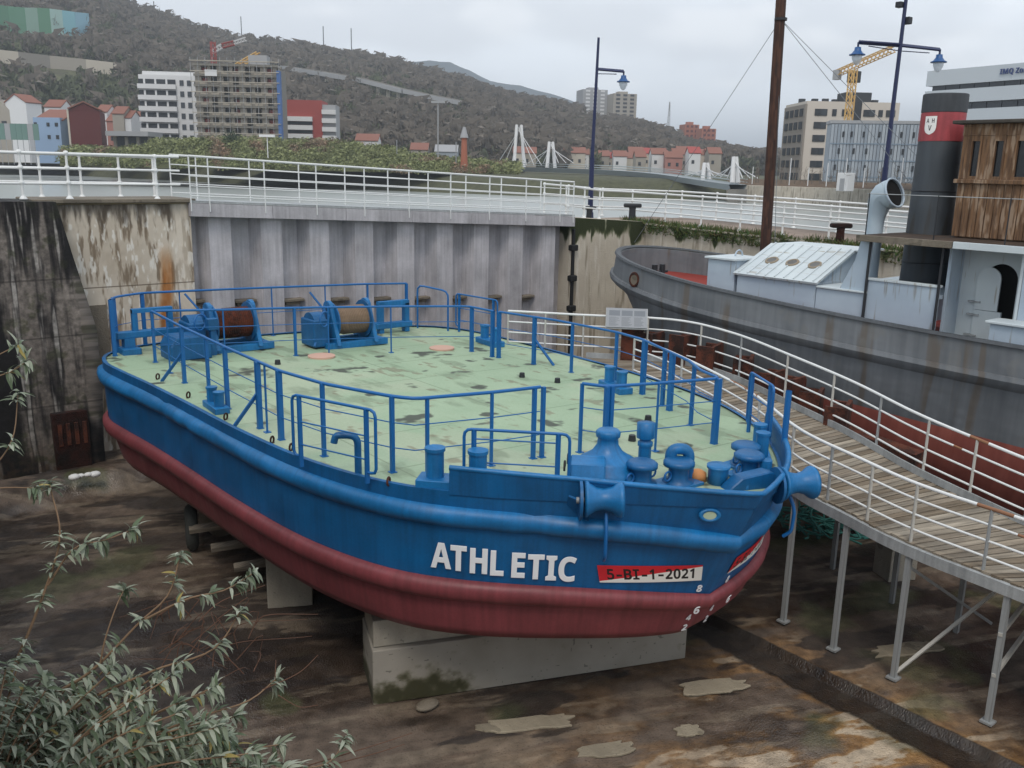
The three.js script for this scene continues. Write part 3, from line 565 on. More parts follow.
function winch(x, z, ropeMat) {
  const c = dk(x, z), o = (a, y, b) => V(c.x + a, c.y + y, c.z + b);
  const base = part('winch', merge([box(c.x - .72, c.x + .78, c.y, c.y + .14, c.z + .28, c.z + .42, .01), box(c.x - .72, c.x + .78, c.y, c.y + .14, c.z - .42, c.z - .28, .01), box(c.x - .72, c.x - .6, c.y, c.y + .14, c.z - .3, c.z + .3), box(c.x + .6, c.x + .72, c.y, c.y + .14, c.z - .3, c.z + .3)]), M.blueBright, barge);
  const pts = [[-.48, .1]]; for (let k = 0; k <= 8; k++) { const a = Math.PI * (1 - k / 8); pts.push([Math.cos(a) * .17, .86 + Math.sin(a) * .15]); } pts.push([.52, .1]);
  for (const a of [-.5, .42]) { const g = prism(pts, .07, .012).rotateY(Math.PI / 2).translate(c.x + a, c.y, c.z); part('cheek', g, M.blueBright, base); }
  const coil = []; for (let k = 0; k <= 60; k++) { const t = k / 60; coil.push([.30 + .022 * Math.abs(Math.sin(t * Math.PI * 20)) + (t > .7 ? -.02 : 0), -.4 + .8 * t]); }
  part('rope_coil', lathe(coil, 26).rotateZ(Math.PI / 2).translate(c.x, c.y + .56, c.z), ropeMat, base, 'rusty coiled wire rope');
  for (const a of [-.41, .39]) part('drum_flange', boxUV(new THREE.CylinderGeometry(.42, .42, .03, 28).rotateZ(Math.PI / 2).translate(c.x + a, c.y + .56, c.z)), M.blue, base);
  part('shaft', cyl(o(-.8, .56, 0), o(.6, .56, 0), .05, .05, 12), M.blueRod, base);
  part('gear_housing', merge([box(c.x - .98, c.x - .62, c.y + .06, c.y + .66, c.z - .34, c.z + .3, .04), cyl(o(-.94, .5, 0), o(-.66, .5, 0), .3, .3, 20)]), M.blue, base);
  part('brake_lever', bar(o(-.55, .7, .2), o(-.95, 1.25, .1), .035), M.blueRod, base);
  part('brace', bar(o(-.55, .9, 0), o(-.98, .1, .3), .06, .04), M.blueRod, base);
  part('hand_wheel', boxUV(new THREE.TorusGeometry(.16, .018, 6, 18).rotateY(.5).translate(c.x - .8, c.y + .7, c.z + .45)), M.blueRod, base);
}
winch(-1.85, -12.15, M.rope); winch(.62, -11.6, M.paleRope);
{ // fairlead frame and chest beside the port winch
  const c = dk(-3.3, -12.55); const f = part('fairlead_frame', merge([box(c.x - .75, c.x + .5, c.y + .32, c.y + .46, c.z - .1, c.z + .1, .02), box(c.x - .42, c.x - .32, c.y + .46, c.y + .88, c.z - .06, c.z + .06), box(c.x + .28, c.x + .38, c.y + .46, c.y + .88, c.z - .06, c.z + .06), box(c.x - .42, c.x + .38, c.y + .82, c.y + .9, c.z - .07, c.z + .07)]), M.blueBright, barge);
  part('pedestal', merge([box(c.x - .62, c.x - .42, c.y + .1, c.y + .33, c.z - .12, c.z + .12), box(c.x - .7, c.x - .34, c.y, c.y + .14, c.z - .2, c.z + .25, .02)]), M.blueBright, f); part('pedestal', box(c.x + .3, c.x + .46, c.y, c.y + .33, c.z - .1, c.z + .1), M.blueBright, f);
  const d = dk(-3.0, -11.65); const ch = part('motor_chest', prism([[-.36, 0], [.4, 0], [.4, .3], [.3, .42], [-.26, .42], [-.36, .26]], .62, .02).translate(d.x, d.y + .02, d.z - .31), M.blue, barge); part('chest_foot', box(d.x - .3, d.x + .34, d.y, d.y + .03, d.z - .26, d.z + .26), M.dark, ch);
  part('control_post', merge([box(d.x + .52, d.x + .62, d.y - .02, d.y + .6, d.z - .05, d.z + .05), box(d.x + .46, d.x + .68, d.y + .5, d.y + .74, d.z - .08, d.z + .08, .02)]), M.blue, barge);
  const e = dk(2.4, -12.6); part('fairlead_frame', merge([box(e.x - .5, e.x + .5, e.y + .12, e.y + .26, e.z - .1, e.z + .1, .02), box(e.x - .42, e.x - .3, e.y, e.y + .7, e.z - .08, e.z + .08), box(e.x + .3, e.x + .42, e.y, e.y + .7, e.z - .08, e.z + .08), box(e.x - .42, e.x + .42, e.y + .66, e.y + .78, e.z - .08, e.z + .08)]), M.blueBright, barge);
}
{ // bow gear: capstan, roller fairleads, stacks, side rollers
  const L = (x, z, prof, m, name, parent = barge, seg = 22) => { const c = dk(x, z); return part(name, lathe(prof, seg).translate(c.x, c.y, c.z), m, parent); };
  const cap = L(-1.1, -1.62, [[0, 0], [.42, 0], [.44, .06], [.42, .16], [.36, .2], [.36, .27], [.30, .3], [.2, .37], [.14, .46], [.13, .55], [.155, .57], [.16, .63], [.13, .66], [0, .67]], M.blueBright, 'capstan');
  for (let k = 0; k < 6; k++) { const a = k / 6 * 6.283, c = dk(-1.1 + Math.cos(a) * .4, -1.62 + Math.sin(a) * .4, .1); part('rib', bar(c, c.clone().add(V(-Math.cos(a) * .16, .2, -Math.sin(a) * .16)), .03), M.blueRod, cap); }
  const fl = (x, z) => { const c = L(x, z, [[0, 0], [.2, 0], [.2, .05], [.13, .07], [.13, .22], [.2, .25], [.2, .30], [.16, .33], [0, .34]], M.blue, 'roller_fairlead'); const p = dk(x, z); part('fairlead_plate', box(p.x - .25, p.x + .25, p.y, p.y + .035, p.z - .22, p.z + .22), M.blueBright, c); for (const s of [-1, 1]) part('fairlead_handle', boxUV(new THREE.TorusGeometry(.06, .014, 6, 12).translate(p.x + s * .2, p.y + .14, p.z)), M.blueRod, c); };
  fl(-.92, -1.18); fl(-.45, -.98); fl(.62, -.7); fl(.95, -1.0);
  { const c = dk(-1.62, -1.72); part('chain_stopper', prism([[-.3, 0], [.3, 0], [.26, .2], [.05, .34], [-.2, .3]], .4, .02).rotateY(.8).translate(c.x, c.y, c.z), M.blueBright, barge);
    for (const s of [0, 1]) part('chain_eye', boxUV(new THREE.TorusGeometry(.09, .016, 6, 14, Math.PI).rotateY(.8).translate(c.x - .12 + s * .1, c.y + .22 + s * .06, c.z - .05 * s)), M.dark, barge); }
  L(-.42, -1.6, [[0, 0], [.085, 0], [.085, .34], [.1, .35], [.1, .4], [.075, .42], [.075, .44], [.12, .46], [.12, .66], [0, .67]], M.blueBright, 'vent_stack');
  { const a = dk(-.22, -1.02); part('gooseneck_vent', tubeAlong(roundedPath([dk(-.22, -1.02), dk(-.22, -1.02, .42), dk(-.42, -1.15, .42), dk(-.42, -1.15, .2)], .14, 6), .075, 10), M.blueBright, barge); }
  L(.02, -.72, [[0, 0], [.13, 0], [.13, .2], [.15, .21], [.15, .25], [0, .27]], M.blueBright, 'mushroom_vent');
  L(-.1, -.95, [[0, 0], [.12, 0], [.11, .1], [.05, .14], [0, .14]], std({ color: 0xc98a55, roughness: .8 }), 'buoy_cap', barge);
  { const c = dk(.5, -.45); part('towing_clench', prism([[-.5, 0], [.5, 0], [.42, .1], [.1, .2], [-.3, .16], [-.44, .06]], .18, .015).rotateY(-.3).translate(c.x - .1, c.y, c.z), M.blue, barge); part('lashing_eye', boxUV(new THREE.TorusGeometry(.09, .022, 8, 16, Math.PI).rotateY(.6).translate(c.x - .3, c.y + .02, c.z + .06)), M.blueBright, barge); part('stopper_post', cyl(dk(.72, -.5), dk(.72, -.5, .26), .08, .08, 12), M.blueBright, barge); }
  // horizontal side rollers outboard of the bulwark
  const roller = (side) => {
    const i = side < 0 ? 7 : loopPts.length - 4, c = hullAt(i, 3.36, side > 0 ? .2 : .1), n = loopN[i], ry = Math.atan2(n.x, n.z) - (side > 0 ? .95 : 0), t = V(Math.cos(ry), 0, -Math.sin(ry));
    const prof = [[0, -.23], [.205, -.23], [.215, -.2], [.205, -.17], [.15, -.1], [.125, 0], [.14, .09], [.19, .17], [.215, .19], [.215, .23], [0, .23]];
    const g = lathe(prof, 24).rotateZ(Math.PI / 2).rotateY(ry).translate(c.x, c.y + .02, c.z);
    const r = part('side_roller', g, M.blueBright, barge);
    for (const s of [-1]) { const p = c.clone().addScaledVector(t, -.27); part('roller_cheek', boxUV(new THREE.CylinderGeometry(.235, .235, .035, 26).rotateZ(Math.PI / 2).rotateY(ry).translate(p.x, p.y - .0, p.z)), M.blue, r); part('roller_bracket', bar(p.clone(), hullAt(i, 3.1, -.02).addScaledVector(t, -.27), .3, .03), M.blue, r); part('axle_nut', boxUV(new THREE.CylinderGeometry(.04, .04, .1, 6).rotateZ(Math.PI / 2).rotateY(ry).translate(p.x, p.y, p.z)), M.galv, r); }
    const h = hullAt(i, 3.1, .12).addScaledVector(t, .06);
    part('hook_strap', tubeAlong(roundedPath([h.clone().add(V(0, .1, 0)), h.clone().addScaledVector(n, .1).add(V(0, -.1, 0)), h.clone().addScaledVector(n, .08).add(V(0, -.42, 0)), h.clone().addScaledVector(n, -.02).add(V(0, -.5, 0))], .12), .024, 8), M.blueRod, r);
  };
  roller(-1); roller(1);
}

// ---------------------------------------------------------------- blocks the barge sits on
function slabBlock(x0, z0, x1, z1, depth, y0, y1, m) { // near face from (x0, z0) to (x1, z1), going back from the viewer
  const a = Math.atan2(-(z1 - z0), x1 - x0), l = Math.hypot(x1 - x0, z1 - z0), g = new RoundedBoxGeometry(l, y1 - y0, depth, 2, .018);
  g.translate(l / 2, (y0 + y1) / 2, -depth / 2); g.rotateY(a); g.translate(x0, 0, z0); return boxUV(g);
}
{
  const k = thing('keel_block', 'long pale concrete keel block under the barge bow, mossy at its near corner', 'concrete block', V(-1.2, 0, -2.8));
  T.moss = tex(512, 512, (u, v) => { const n = fbm(u * 40, v * 7, 431, 5), a = fbm(u * 13, v * 2.2, 433, 5); let c = mix3([.64, .62, .585], [.54, .52, .48], a); if (vn(u * 130, v * 22, 437) > .93) c = c.map(q => q * .75); return mix3(c, [.23, .225, .14], sstep(.42, .82, n * .6 + sstep(.75, .1, Math.hypot((u - .24) * 3.4, v - .0)) * .55)); }, { clampEdge: true });
  const m = slabBlock(-3.5, -3.5, .9, -1.74, 1.0, 0, .82, 0), p = m.attributes.position, uv = m.attributes.uv; for (let i = 0; i < p.count; i++) uv.setXY(i, clamp((p.getX(i) + 4.2) / 5.4), clamp(p.getY(i) / .9 * .98 + .01));
  part('lower_course', m, std({ map: T.moss, roughness: .95 }), k);
  const w = slabBlock(-3.45, -3.56, -.9, -2.54, .85, .83, 1.42, 0), wp = w.attributes.position; for (let i = 0; i < wp.count; i++) if (wp.getY(i) > 1.1) wp.setY(i, 1.22);
  part('upper_wedge', w, M.paleConcrete, k);
  const b = thing('keel_block', 'small pale concrete keel block beneath the barge port side, behind the shrub', 'concrete block', V(-3.1, 0, -7.2));
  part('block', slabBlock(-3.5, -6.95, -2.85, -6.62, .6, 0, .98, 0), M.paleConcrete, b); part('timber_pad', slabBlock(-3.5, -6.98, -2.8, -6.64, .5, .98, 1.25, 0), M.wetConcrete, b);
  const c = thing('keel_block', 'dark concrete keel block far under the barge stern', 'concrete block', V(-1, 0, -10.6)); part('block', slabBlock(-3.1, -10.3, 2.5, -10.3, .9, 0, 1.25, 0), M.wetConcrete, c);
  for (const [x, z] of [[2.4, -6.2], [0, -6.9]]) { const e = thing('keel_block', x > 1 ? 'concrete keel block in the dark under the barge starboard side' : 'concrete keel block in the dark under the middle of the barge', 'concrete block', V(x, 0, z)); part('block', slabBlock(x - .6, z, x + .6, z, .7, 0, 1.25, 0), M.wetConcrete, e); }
  const ty = thing('tyre', 'old grey tyre standing against the blocks under the barge stern', 'tyre', V(-3.6, 0, -10.2));
  part('tread', boxUV(new THREE.TorusGeometry(.32, .13, 12, 30).scale(1, 1, .9).rotateY(1.25).translate(-3.62, .43, -10.1)), std({ color: 0x4a4d4a, roughness: .95, map: T.grime }), ty);
  for (let i = 0; i < 3; i++) solo('timber_shore', bar(V(-3.8 + i * .12, .55 - i * .13, -9.7 + i * .75), V(-2.3 + i * .12, .62 - i * .13, -9.2 + i * .75), .09, .14), M.planks[2], ['pale timber shore under the stern, nearest the tyre', 'pale timber shore under the barge, between two others', 'pale timber shore under the barge, nearest the small block'][i], 'timber');
}

// ================================================================ TIMBER GANGWAY
{
  const gw = thing('gangway', 'grey planked gangway on steel legs with white railings beside the barge', 'gangway', V(4, 0, -2));
  const prs = [[[2.9, 2.0, 3.9], [5.0, 2.0, 3.9]], [[2.9, 2.10, 1.8], [5.05, 2.1, 1.5]], [[2.9, 2.17, .4], [5.15, 2.25, .3]], [[2.92, 2.3, -.5], [5.3, 2.4, -.8]], [[3.05, 2.42, -1.5], [5.7, 2.6, -2.2]], [[3.95, 2.55, -3.1], [6.0, 2.78, -3.7]], [[4.45, 2.7, -4.7], [6.55, 2.9, -5.6]], [[4.62, 2.9, -6.4], [6.45, 2.98, -7.0]], [[4.62, 2.98, -9.6], [5.2, 2.98, -8.6]]];
  prs.unshift([[2.9, 1.9, 6.2], [5.0, 1.9, 6.2]]);
  const nC = new THREE.CatmullRomCurve3(prs.map(p => V(...p[0])), false, 'centripetal'), fC = new THREE.CatmullRomCurve3(prs.map(p => V(...p[1])), false, 'centripetal');
  const N = t => nC.getPoint(t), Fa = t => fC.getPoint(t), R = rng(5);
  // planks: cut one by one, each with its own gap, length and set
  const SK = .075, step = .12, K = 92; let t = 0, len = 0; const ts = [0];
  const fine = 1500; let pm = null, acc = 0; for (let i = 0; i <= fine; i++) { const m = N(i / fine).lerp(Fa(i / fine), .5); if (pm) { acc += m.distanceTo(pm); if (acc >= step) { ts.push(i / fine); acc = 0; } } pm = m; }
  for (let i = 0; i + 1 < ts.length; i++) {
    if (ts[i] < SK) continue;
    const g0 = .08 + R() * .05, a = N(mix(ts[i], ts[i + 1], g0)), b = N(mix(ts[i], ts[i + 1], 1 - g0 * .6)), c = Fa(Math.max(0, mix(ts[i], ts[i + 1], g0) - SK)), d = Fa(Math.max(0, mix(ts[i], ts[i + 1], 1 - g0 * .6) - SK));
    const e = (R() - .5) * .05, h = (R() - .5) * .012, th = .045;
    const ax = c.clone().sub(a).normalize(); a.addScaledVector(ax, e); b.addScaledVector(ax, e); for (const q of [a, b, c, d]) q.y += h;
    const P = [a, b, d, c], Q = P.map(p => V(p.x, p.y - th, p.z)), pos = [], uv = [], L = a.distanceTo(c), wd = a.distanceTo(b), u0 = R() * 7, v0 = R() * 7;
    const quad = (p, q, r, s, u) => { for (const [k, w] of [[p, 0], [q, 1], [r, 2], [p, 0], [r, 2], [s, 3]]) { pos.push(k.x, k.y, k.z); uv.push(...u[w]); } };
    const U = [[u0, v0], [u0, v0 + wd], [u0 + L, v0 + wd], [u0 + L, v0]];
    quad(P[0], P[3], P[2], P[1], [U[0], U[3], U[2], U[1]]); quad(Q[0], Q[1], Q[2], Q[3], U); quad(P[0], P[1], Q[1], Q[0], U); quad(P[2], P[3], Q[3], Q[2], U); quad(P[1], P[2], Q[2], Q[1], U); quad(P[3], P[0], Q[0], Q[3], U);
    const g = new THREE.BufferGeometry(); g.setAttribute('position', new THREE.Float32BufferAttribute(pos, 3)); g.setAttribute('uv', new THREE.Float32BufferAttribute(uv, 2)); g.computeVertexNormals();
    part('plank', g, M.planks[Math.floor(R() * 4)], gw);
  }
  // steel stringers and kerb
  const chan = (C, off) => { const pts = []; for (let i = 0; i <= 40; i++) { const p = C(i / 40); pts.push(V(p.x + off, p.y - .13, p.z)); } const gs = []; for (let i = 0; i < 40; i++) gs.push(bar(pts[i], pts[i + 1], .05, .17)); return merge(gs); };
  const rows = (C, off, y0, y1, w) => { const r = [[], [], [], [], []]; for (let i = 0; i <= 50; i++) { const p = C(i / 50), x = p.x + off; [[x - w, y1], [x + w, y1], [x + w, y0], [x - w, y0], [x - w, y1]].forEach(([a, b], k) => r[k].push(V(a, p.y + b, p.z))); } return toCreasedNormals(grid(r, p => [p.z, p.y]), .5); };
  part('stringer', rows(N, -.03, -.19, -.03, .035), M.galv, gw); part('stringer', rows(Fa, .03, -.19, -.03, .035), M.galv, gw);
  part('toe_board', rows(Fa, -.06, .0, .12, .02), M.galv, gw);
  // railings: two sides, posts every 1.3 m
  const side = (C, off, h, t0, t1, rusty) => {
    const line = k => { const a = []; for (let i = 0; i <= 34; i++) { const p = C(mix(t0, t1, i / 34)); a.push(V(p.x + off, p.y + k, p.z)); } return a; };
    const top = part('handrail', tubeAlong(line(h), .026, 8), M.whiteRail, gw);
    for (const k of [h * .74, h * .48, h * .22]) part('rail', tubeAlong(line(k), .018, 6), M.whiteRail, top);
    for (let i = 0; i <= 11; i++) { const p = C(mix(t0, t1, i / 11)); rod('post', V(p.x + off, p.y - .2, p.z), V(p.x + off, p.y + h, p.z), .024, i % 3 ? M.agedRail : M.galv, top); }
    if (rusty) for (const [a, b, k] of rusty) { const q = []; for (let i = 0; i <= 8; i++) { const p = C(mix(a, b, i / 8)); q.push(V(p.x + off, p.y + k, p.z)); } part('rusted_length', tubeAlong(q, k === h ? .0275 : .0195, 8), M.rustyRail, top, 'length of rail where the paint has rusted away'); }
  };
  side(N, .04, .86, 0, .90, [[.13, .165, .86], [.18, .2, .86], [.225, .26, .86], [.14, .22, .86 * .74], [.66, .72, .86]]);
  side(Fa, -.02, .98, 0, .93, [[.32, .35, .98], [.17, .2, .98], [.36, .375, .98 * .74]]);
  { const p = Fa(.93), q = N(1), tops = [V(p.x, p.y + .98, p.z), V(5.1, 3.96, -8.7), V(4.0, 3.96, -10.1)]; const l = part('landing_rail', tubeAlong(tops, .026, 8), M.whiteRail, gw); for (const k of [-.25, -.5, -.72]) part('rail', tubeAlong(tops.map(v => V(v.x, v.y + k, v.z)), .018, 6), M.whiteRail, l); for (const v of [tops[1], tops[2], tops[1].clone().lerp(tops[2], .5)]) rod('post', V(v.x, 2.7, v.z), v, .024, M.agedRail, l); }
  // legs and bracing
  const feet = [1.85, .5, -.5, -1.5, -3.4, -5.6, -7.8];
  const tz = z => { let lo = 0, hi = 1; for (let i = 0; i < 40; i++) { const m = (lo + hi) / 2; if (N(m).z > z) lo = m; else hi = m; } return lo; };
  for (const z of [3.4, ...feet]) { const a = N(tz(z)), b = Fa(tz(z)); rod('leg', V(a.x, .0, a.z), V(a.x, a.y - .2, a.z), .075, M.galv, gw, .075); rod('leg', V(b.x - .1, .0, b.z), V(b.x - .1, b.y - .2, b.z), .075, M.galv, gw, .075); rod('cross_beam', V(a.x, a.y - .16, a.z), V(b.x, b.y - .16, b.z), .07, M.galv, gw, .1); rod('foot_plate', V(a.x, .03, a.z), V(a.x, .06, a.z), .16, M.galv, gw, .16); }
  { const a = N(tz(.5)), b = N(tz(-.5)), c = Fa(tz(.5)), d = Fa(tz(1.85)); rod('brace', V(a.x, .1, a.z), V(c.x - .1, c.y - .3, d.z), .045, M.agedRail, gw, .045); rod('brace', V(a.x, a.y - .35, a.z), V(c.x - .1, .4, c.z + .5), .045, M.galv, gw, .045);
    const e = N(tz(1.85)), f = Fa(tz(1.85)); for (const y of [.75, 1.35]) rod('brace', V(e.x - .05, y, e.z), V(f.x, y + .12, f.z), .05, M.agedRail, gw, .05); }
}
{ // information panel on the landing
  const ip = thing('information_panel', 'slanted information panel on a rusty plinth at the head of the gangway', 'sign', V(5.6, 2.98, -7.9));
  const cv = document.createElement('canvas'); cv.width = 512; cv.height = 320; const x = cv.getContext('2d'), r = rng(8);
  x.fillStyle = '#8c8f93'; x.fillRect(0, 0, 512, 320); x.fillStyle = '#6d7278'; for (let k = 0; k < 3; k++) { x.fillRect(30 + k * 160, 40, 140, 90); }
  x.fillStyle = '#575c62'; for (let k = 0; k < 14; k++) for (let c = 0; c < 3; c++) x.fillRect(30 + c * 160, 150 + k * 11, 80 + r() * 60, 4);
  const ct = new THREE.CanvasTexture(cv); ct.colorSpace = THREE.SRGBColorSpace;
  const turn = FACE - .1, mk = g => g.rotateY(turn).translate(5.62, 2.98, -7.85);
  part('plinth', boxUV(mk(new THREE.BoxGeometry(.5, .82, .1).translate(.15, .41, -.1))), M.rust, ip);
  part('panel', mk(new THREE.BoxGeometry(.9, .03, .55).rotateX(.75).translate(0, .98, 0)), std({ map: ct, roughness: .35 }), ip);
  part('panel_frame', boxUV(mk(new THREE.BoxGeometry(.94, .02, .59).rotateX(.75).translate(0, .965, -.015))), M.galv, ip);
}
{ // rusty steel pieces standing along the far edge of the gangway
  const R = rng(12), L = ['tall rusty steel box section nearest the information panel', 'rusty steel channel standing second from the information panel', 'broad rusty steel box third from the information panel', 'rusty ribbed steel piece at the bend of the gangway', 'low rusty steel box just after the bend of the gangway', 'rusty steel angle beside the tug hull', 'rusty steel box second from the foot of the row', 'rusty steel box ending the row nearest the viewer'];
  const S = [[6.35, 2.98, -7.75, .55, .62], [6.6, 2.98, -7.0, .5, .66], [6.75, 2.95, -6.35, .7, .55], [6.85, 2.86, -5.5, .6, .5], [6.75, 2.78, -4.75, .7, .42], [6.55, 2.72, -4.1, .5, .5], [6.4, 2.68, -3.5, .6, .42], [6.15, 2.62, -2.75, .75, .40]];
  S.forEach(([x, y, z, w, h], i) => {
    const b = thing('rusty_steel_section', L[i], 'steel section', V(x, y - .3, z), 'rusty steel pieces along the gangway');
    const tr = .35 + (R() - .5) * .5, mk = g => boxUV(g.rotateY(tr).translate(x, y - .3, z));
    part('web', mk(new RoundedBoxGeometry(w, h + .3, .08, 1, .01).translate(0, (h + .3) / 2, .16)), M.rust, b); part('flange', mk(new RoundedBoxGeometry(.08, h + .3, .4, 1, .01).translate(-w / 2, (h + .3) / 2, 0)), M.rust, b); part('flange', mk(new RoundedBoxGeometry(.08, h + .25, .4, 1, .01).translate(w / 2, (h + .25) / 2, 0)), M.rust, b);
    part('cap', mk(new THREE.BoxGeometry(w * .8, .04, .3).translate(0, h * .7 + .3, 0)), M.rust, b);
  });
  const bm = solo('rusty_beam', bar(V(7.0, 2.5, -6.5), V(6.35, 2.25, -1.2), .25, .3), M.rust, 'long rusty beam lying between the gangway and the tug', 'beam');
  bm.userData.label = 'long rusty beam lying between the gangway and the grey tug';
}

// ================================================================ GREY STEAM TUG
const tug = thing('steam_tug', 'old dark grey steam tug with black funnel and wooden wheelhouse', 'tugboat', V(10, .5, -2));
const sheer = z => 4.36 + (z < 0 ? .0042 * z * z + .008 * -z : 0);
{
  const outline = (shift, hw) => { const p = []; for (let k = 0; k <= 26; k++) p.push(V(10 - hw, 0, mix(9, -6.2, k / 26))); const a = 5.8 - shift; for (let k = 1; k < 48; k++) { const th = Math.PI * k / 48; p.push(V(10 - hw * Math.cos(th), 0, -6.2 - a * Math.sin(th) ** .92)); } for (let k = 26; k >= 0; k--) p.push(V(10 + hw, 0, mix(9, -6.2, k / 26))); return p; };
  const lev = (f, shift, hw) => outline(shift, hw).map(p => V(p.x, f(p.z), p.z));
  const sheet = (ls, cr = 1) => toCreasedNormals(grid(ls, (p) => [p.z * .8 + p.x * .5, p.y]), cr);
  part('bulwark', sheet([lev(z => sheer(z) - .02, .16, 2.55), lev(z => sheer(z) + .01, .1, 2.6), lev(z => sheer(z), .02, 2.68), lev(z => sheer(z) - .55, -.05, 2.74)]), M.tugGrey, tug);
  part('inner_bulwark', sheet([lev(z => sheer(z) - .02, .16, 2.55), lev(z => sheer(z) - .72, .2, 2.52)]), M.tugGrey, tug);
  part('cap_rail', sheet([lev(z => sheer(z) + .02, .15, 2.56), lev(z => sheer(z) + .05, .12, 2.6), lev(z => sheer(z) + .05, .0, 2.7), lev(z => sheer(z) - .0, -.03, 2.73)]), std({ color: 0x4a4e52, roughness: .6, map: T.grime }), tug);
  part('rubbing_strake', sheet([lev(z => sheer(z) - .50, -.05, 2.74), lev(z => sheer(z) - .50, -.13, 2.82), lev(z => sheer(z) - .58, -.15, 2.85), lev(z => sheer(z) - .66, -.13, 2.82), lev(z => sheer(z) - .76, .0, 2.72)], .6), M.tugGrey, tug);
  const low = [lev(z => sheer(z) - .70, .02, 2.72), lev(z => sheer(z) - .95, .5, 2.68), lev(z => 3.0 + .01 * -z, 1.2, 2.62), lev(z => 2.62 + .025 * -z, 1.9, 2.55)];
  part('hull', sheet(low), M.tugGrey, tug); part('lower_hull', sheet([low[3], lev(z => 2.0, 2.7, 2.42), lev(z => 1.3, 3.6, 2.0), lev(z => .75, 4.6, 1.2), lev(z => .55, 5.2, .3)]), M.tugRed, tug, 'faded red lower hull');
  { const s = new THREE.Shape(outline(.2, 2.52).map(p => new THREE.Vector2(p.x, p.z))), g = new THREE.ShapeGeometry(s); g.rotateX(Math.PI / 2); const p = g.attributes.position; for (let i = 0; i < p.count; i++) p.setY(i, sheer(p.getZ(i)) - .62); part('deck', boxUV(g), std({ color: 0xd88a7c, map: T.tugRed, roughness: .9 }), tug, 'dull red after deck'); }
  const hp = V(7.66, sheer(-9.2) - .27, -9.62); part('hawse_ring', boxUV(new THREE.TorusGeometry(.13, .035, 8, 20).scale(.8, 1.2, 1).rotateY(-1.0).translate(hp.x, hp.y, hp.z)), M.rust, tug); part('hawse_port', boxUV(new THREE.CylinderGeometry(.12, .12, .05, 18).rotateX(Math.PI / 2).scale(.8, 1.2, 1).rotateY(-1.0).translate(hp.x, hp.y, hp.z)), M.wetConcrete, tug);
  { // after deck gear: bitts
    const c = V(9.3, sheer(-10.2) - .62, -10.3); const b = part('deck_bitts', box(c.x - .3, c.x + .3, c.y, c.y + .1, c.z - .2, c.z + .2), M.black, tug); for (const s of [-.15, .15]) part('post', cyl(V(c.x + s, c.y + .1, c.z), V(c.x + s, c.y + .5, c.z), .08), M.black, b); part('bollard_bar', bar(V(c.x - .35, c.y + .3, c.z), V(c.x + .35, c.y + .3, c.z), .06), M.black, b); }
}
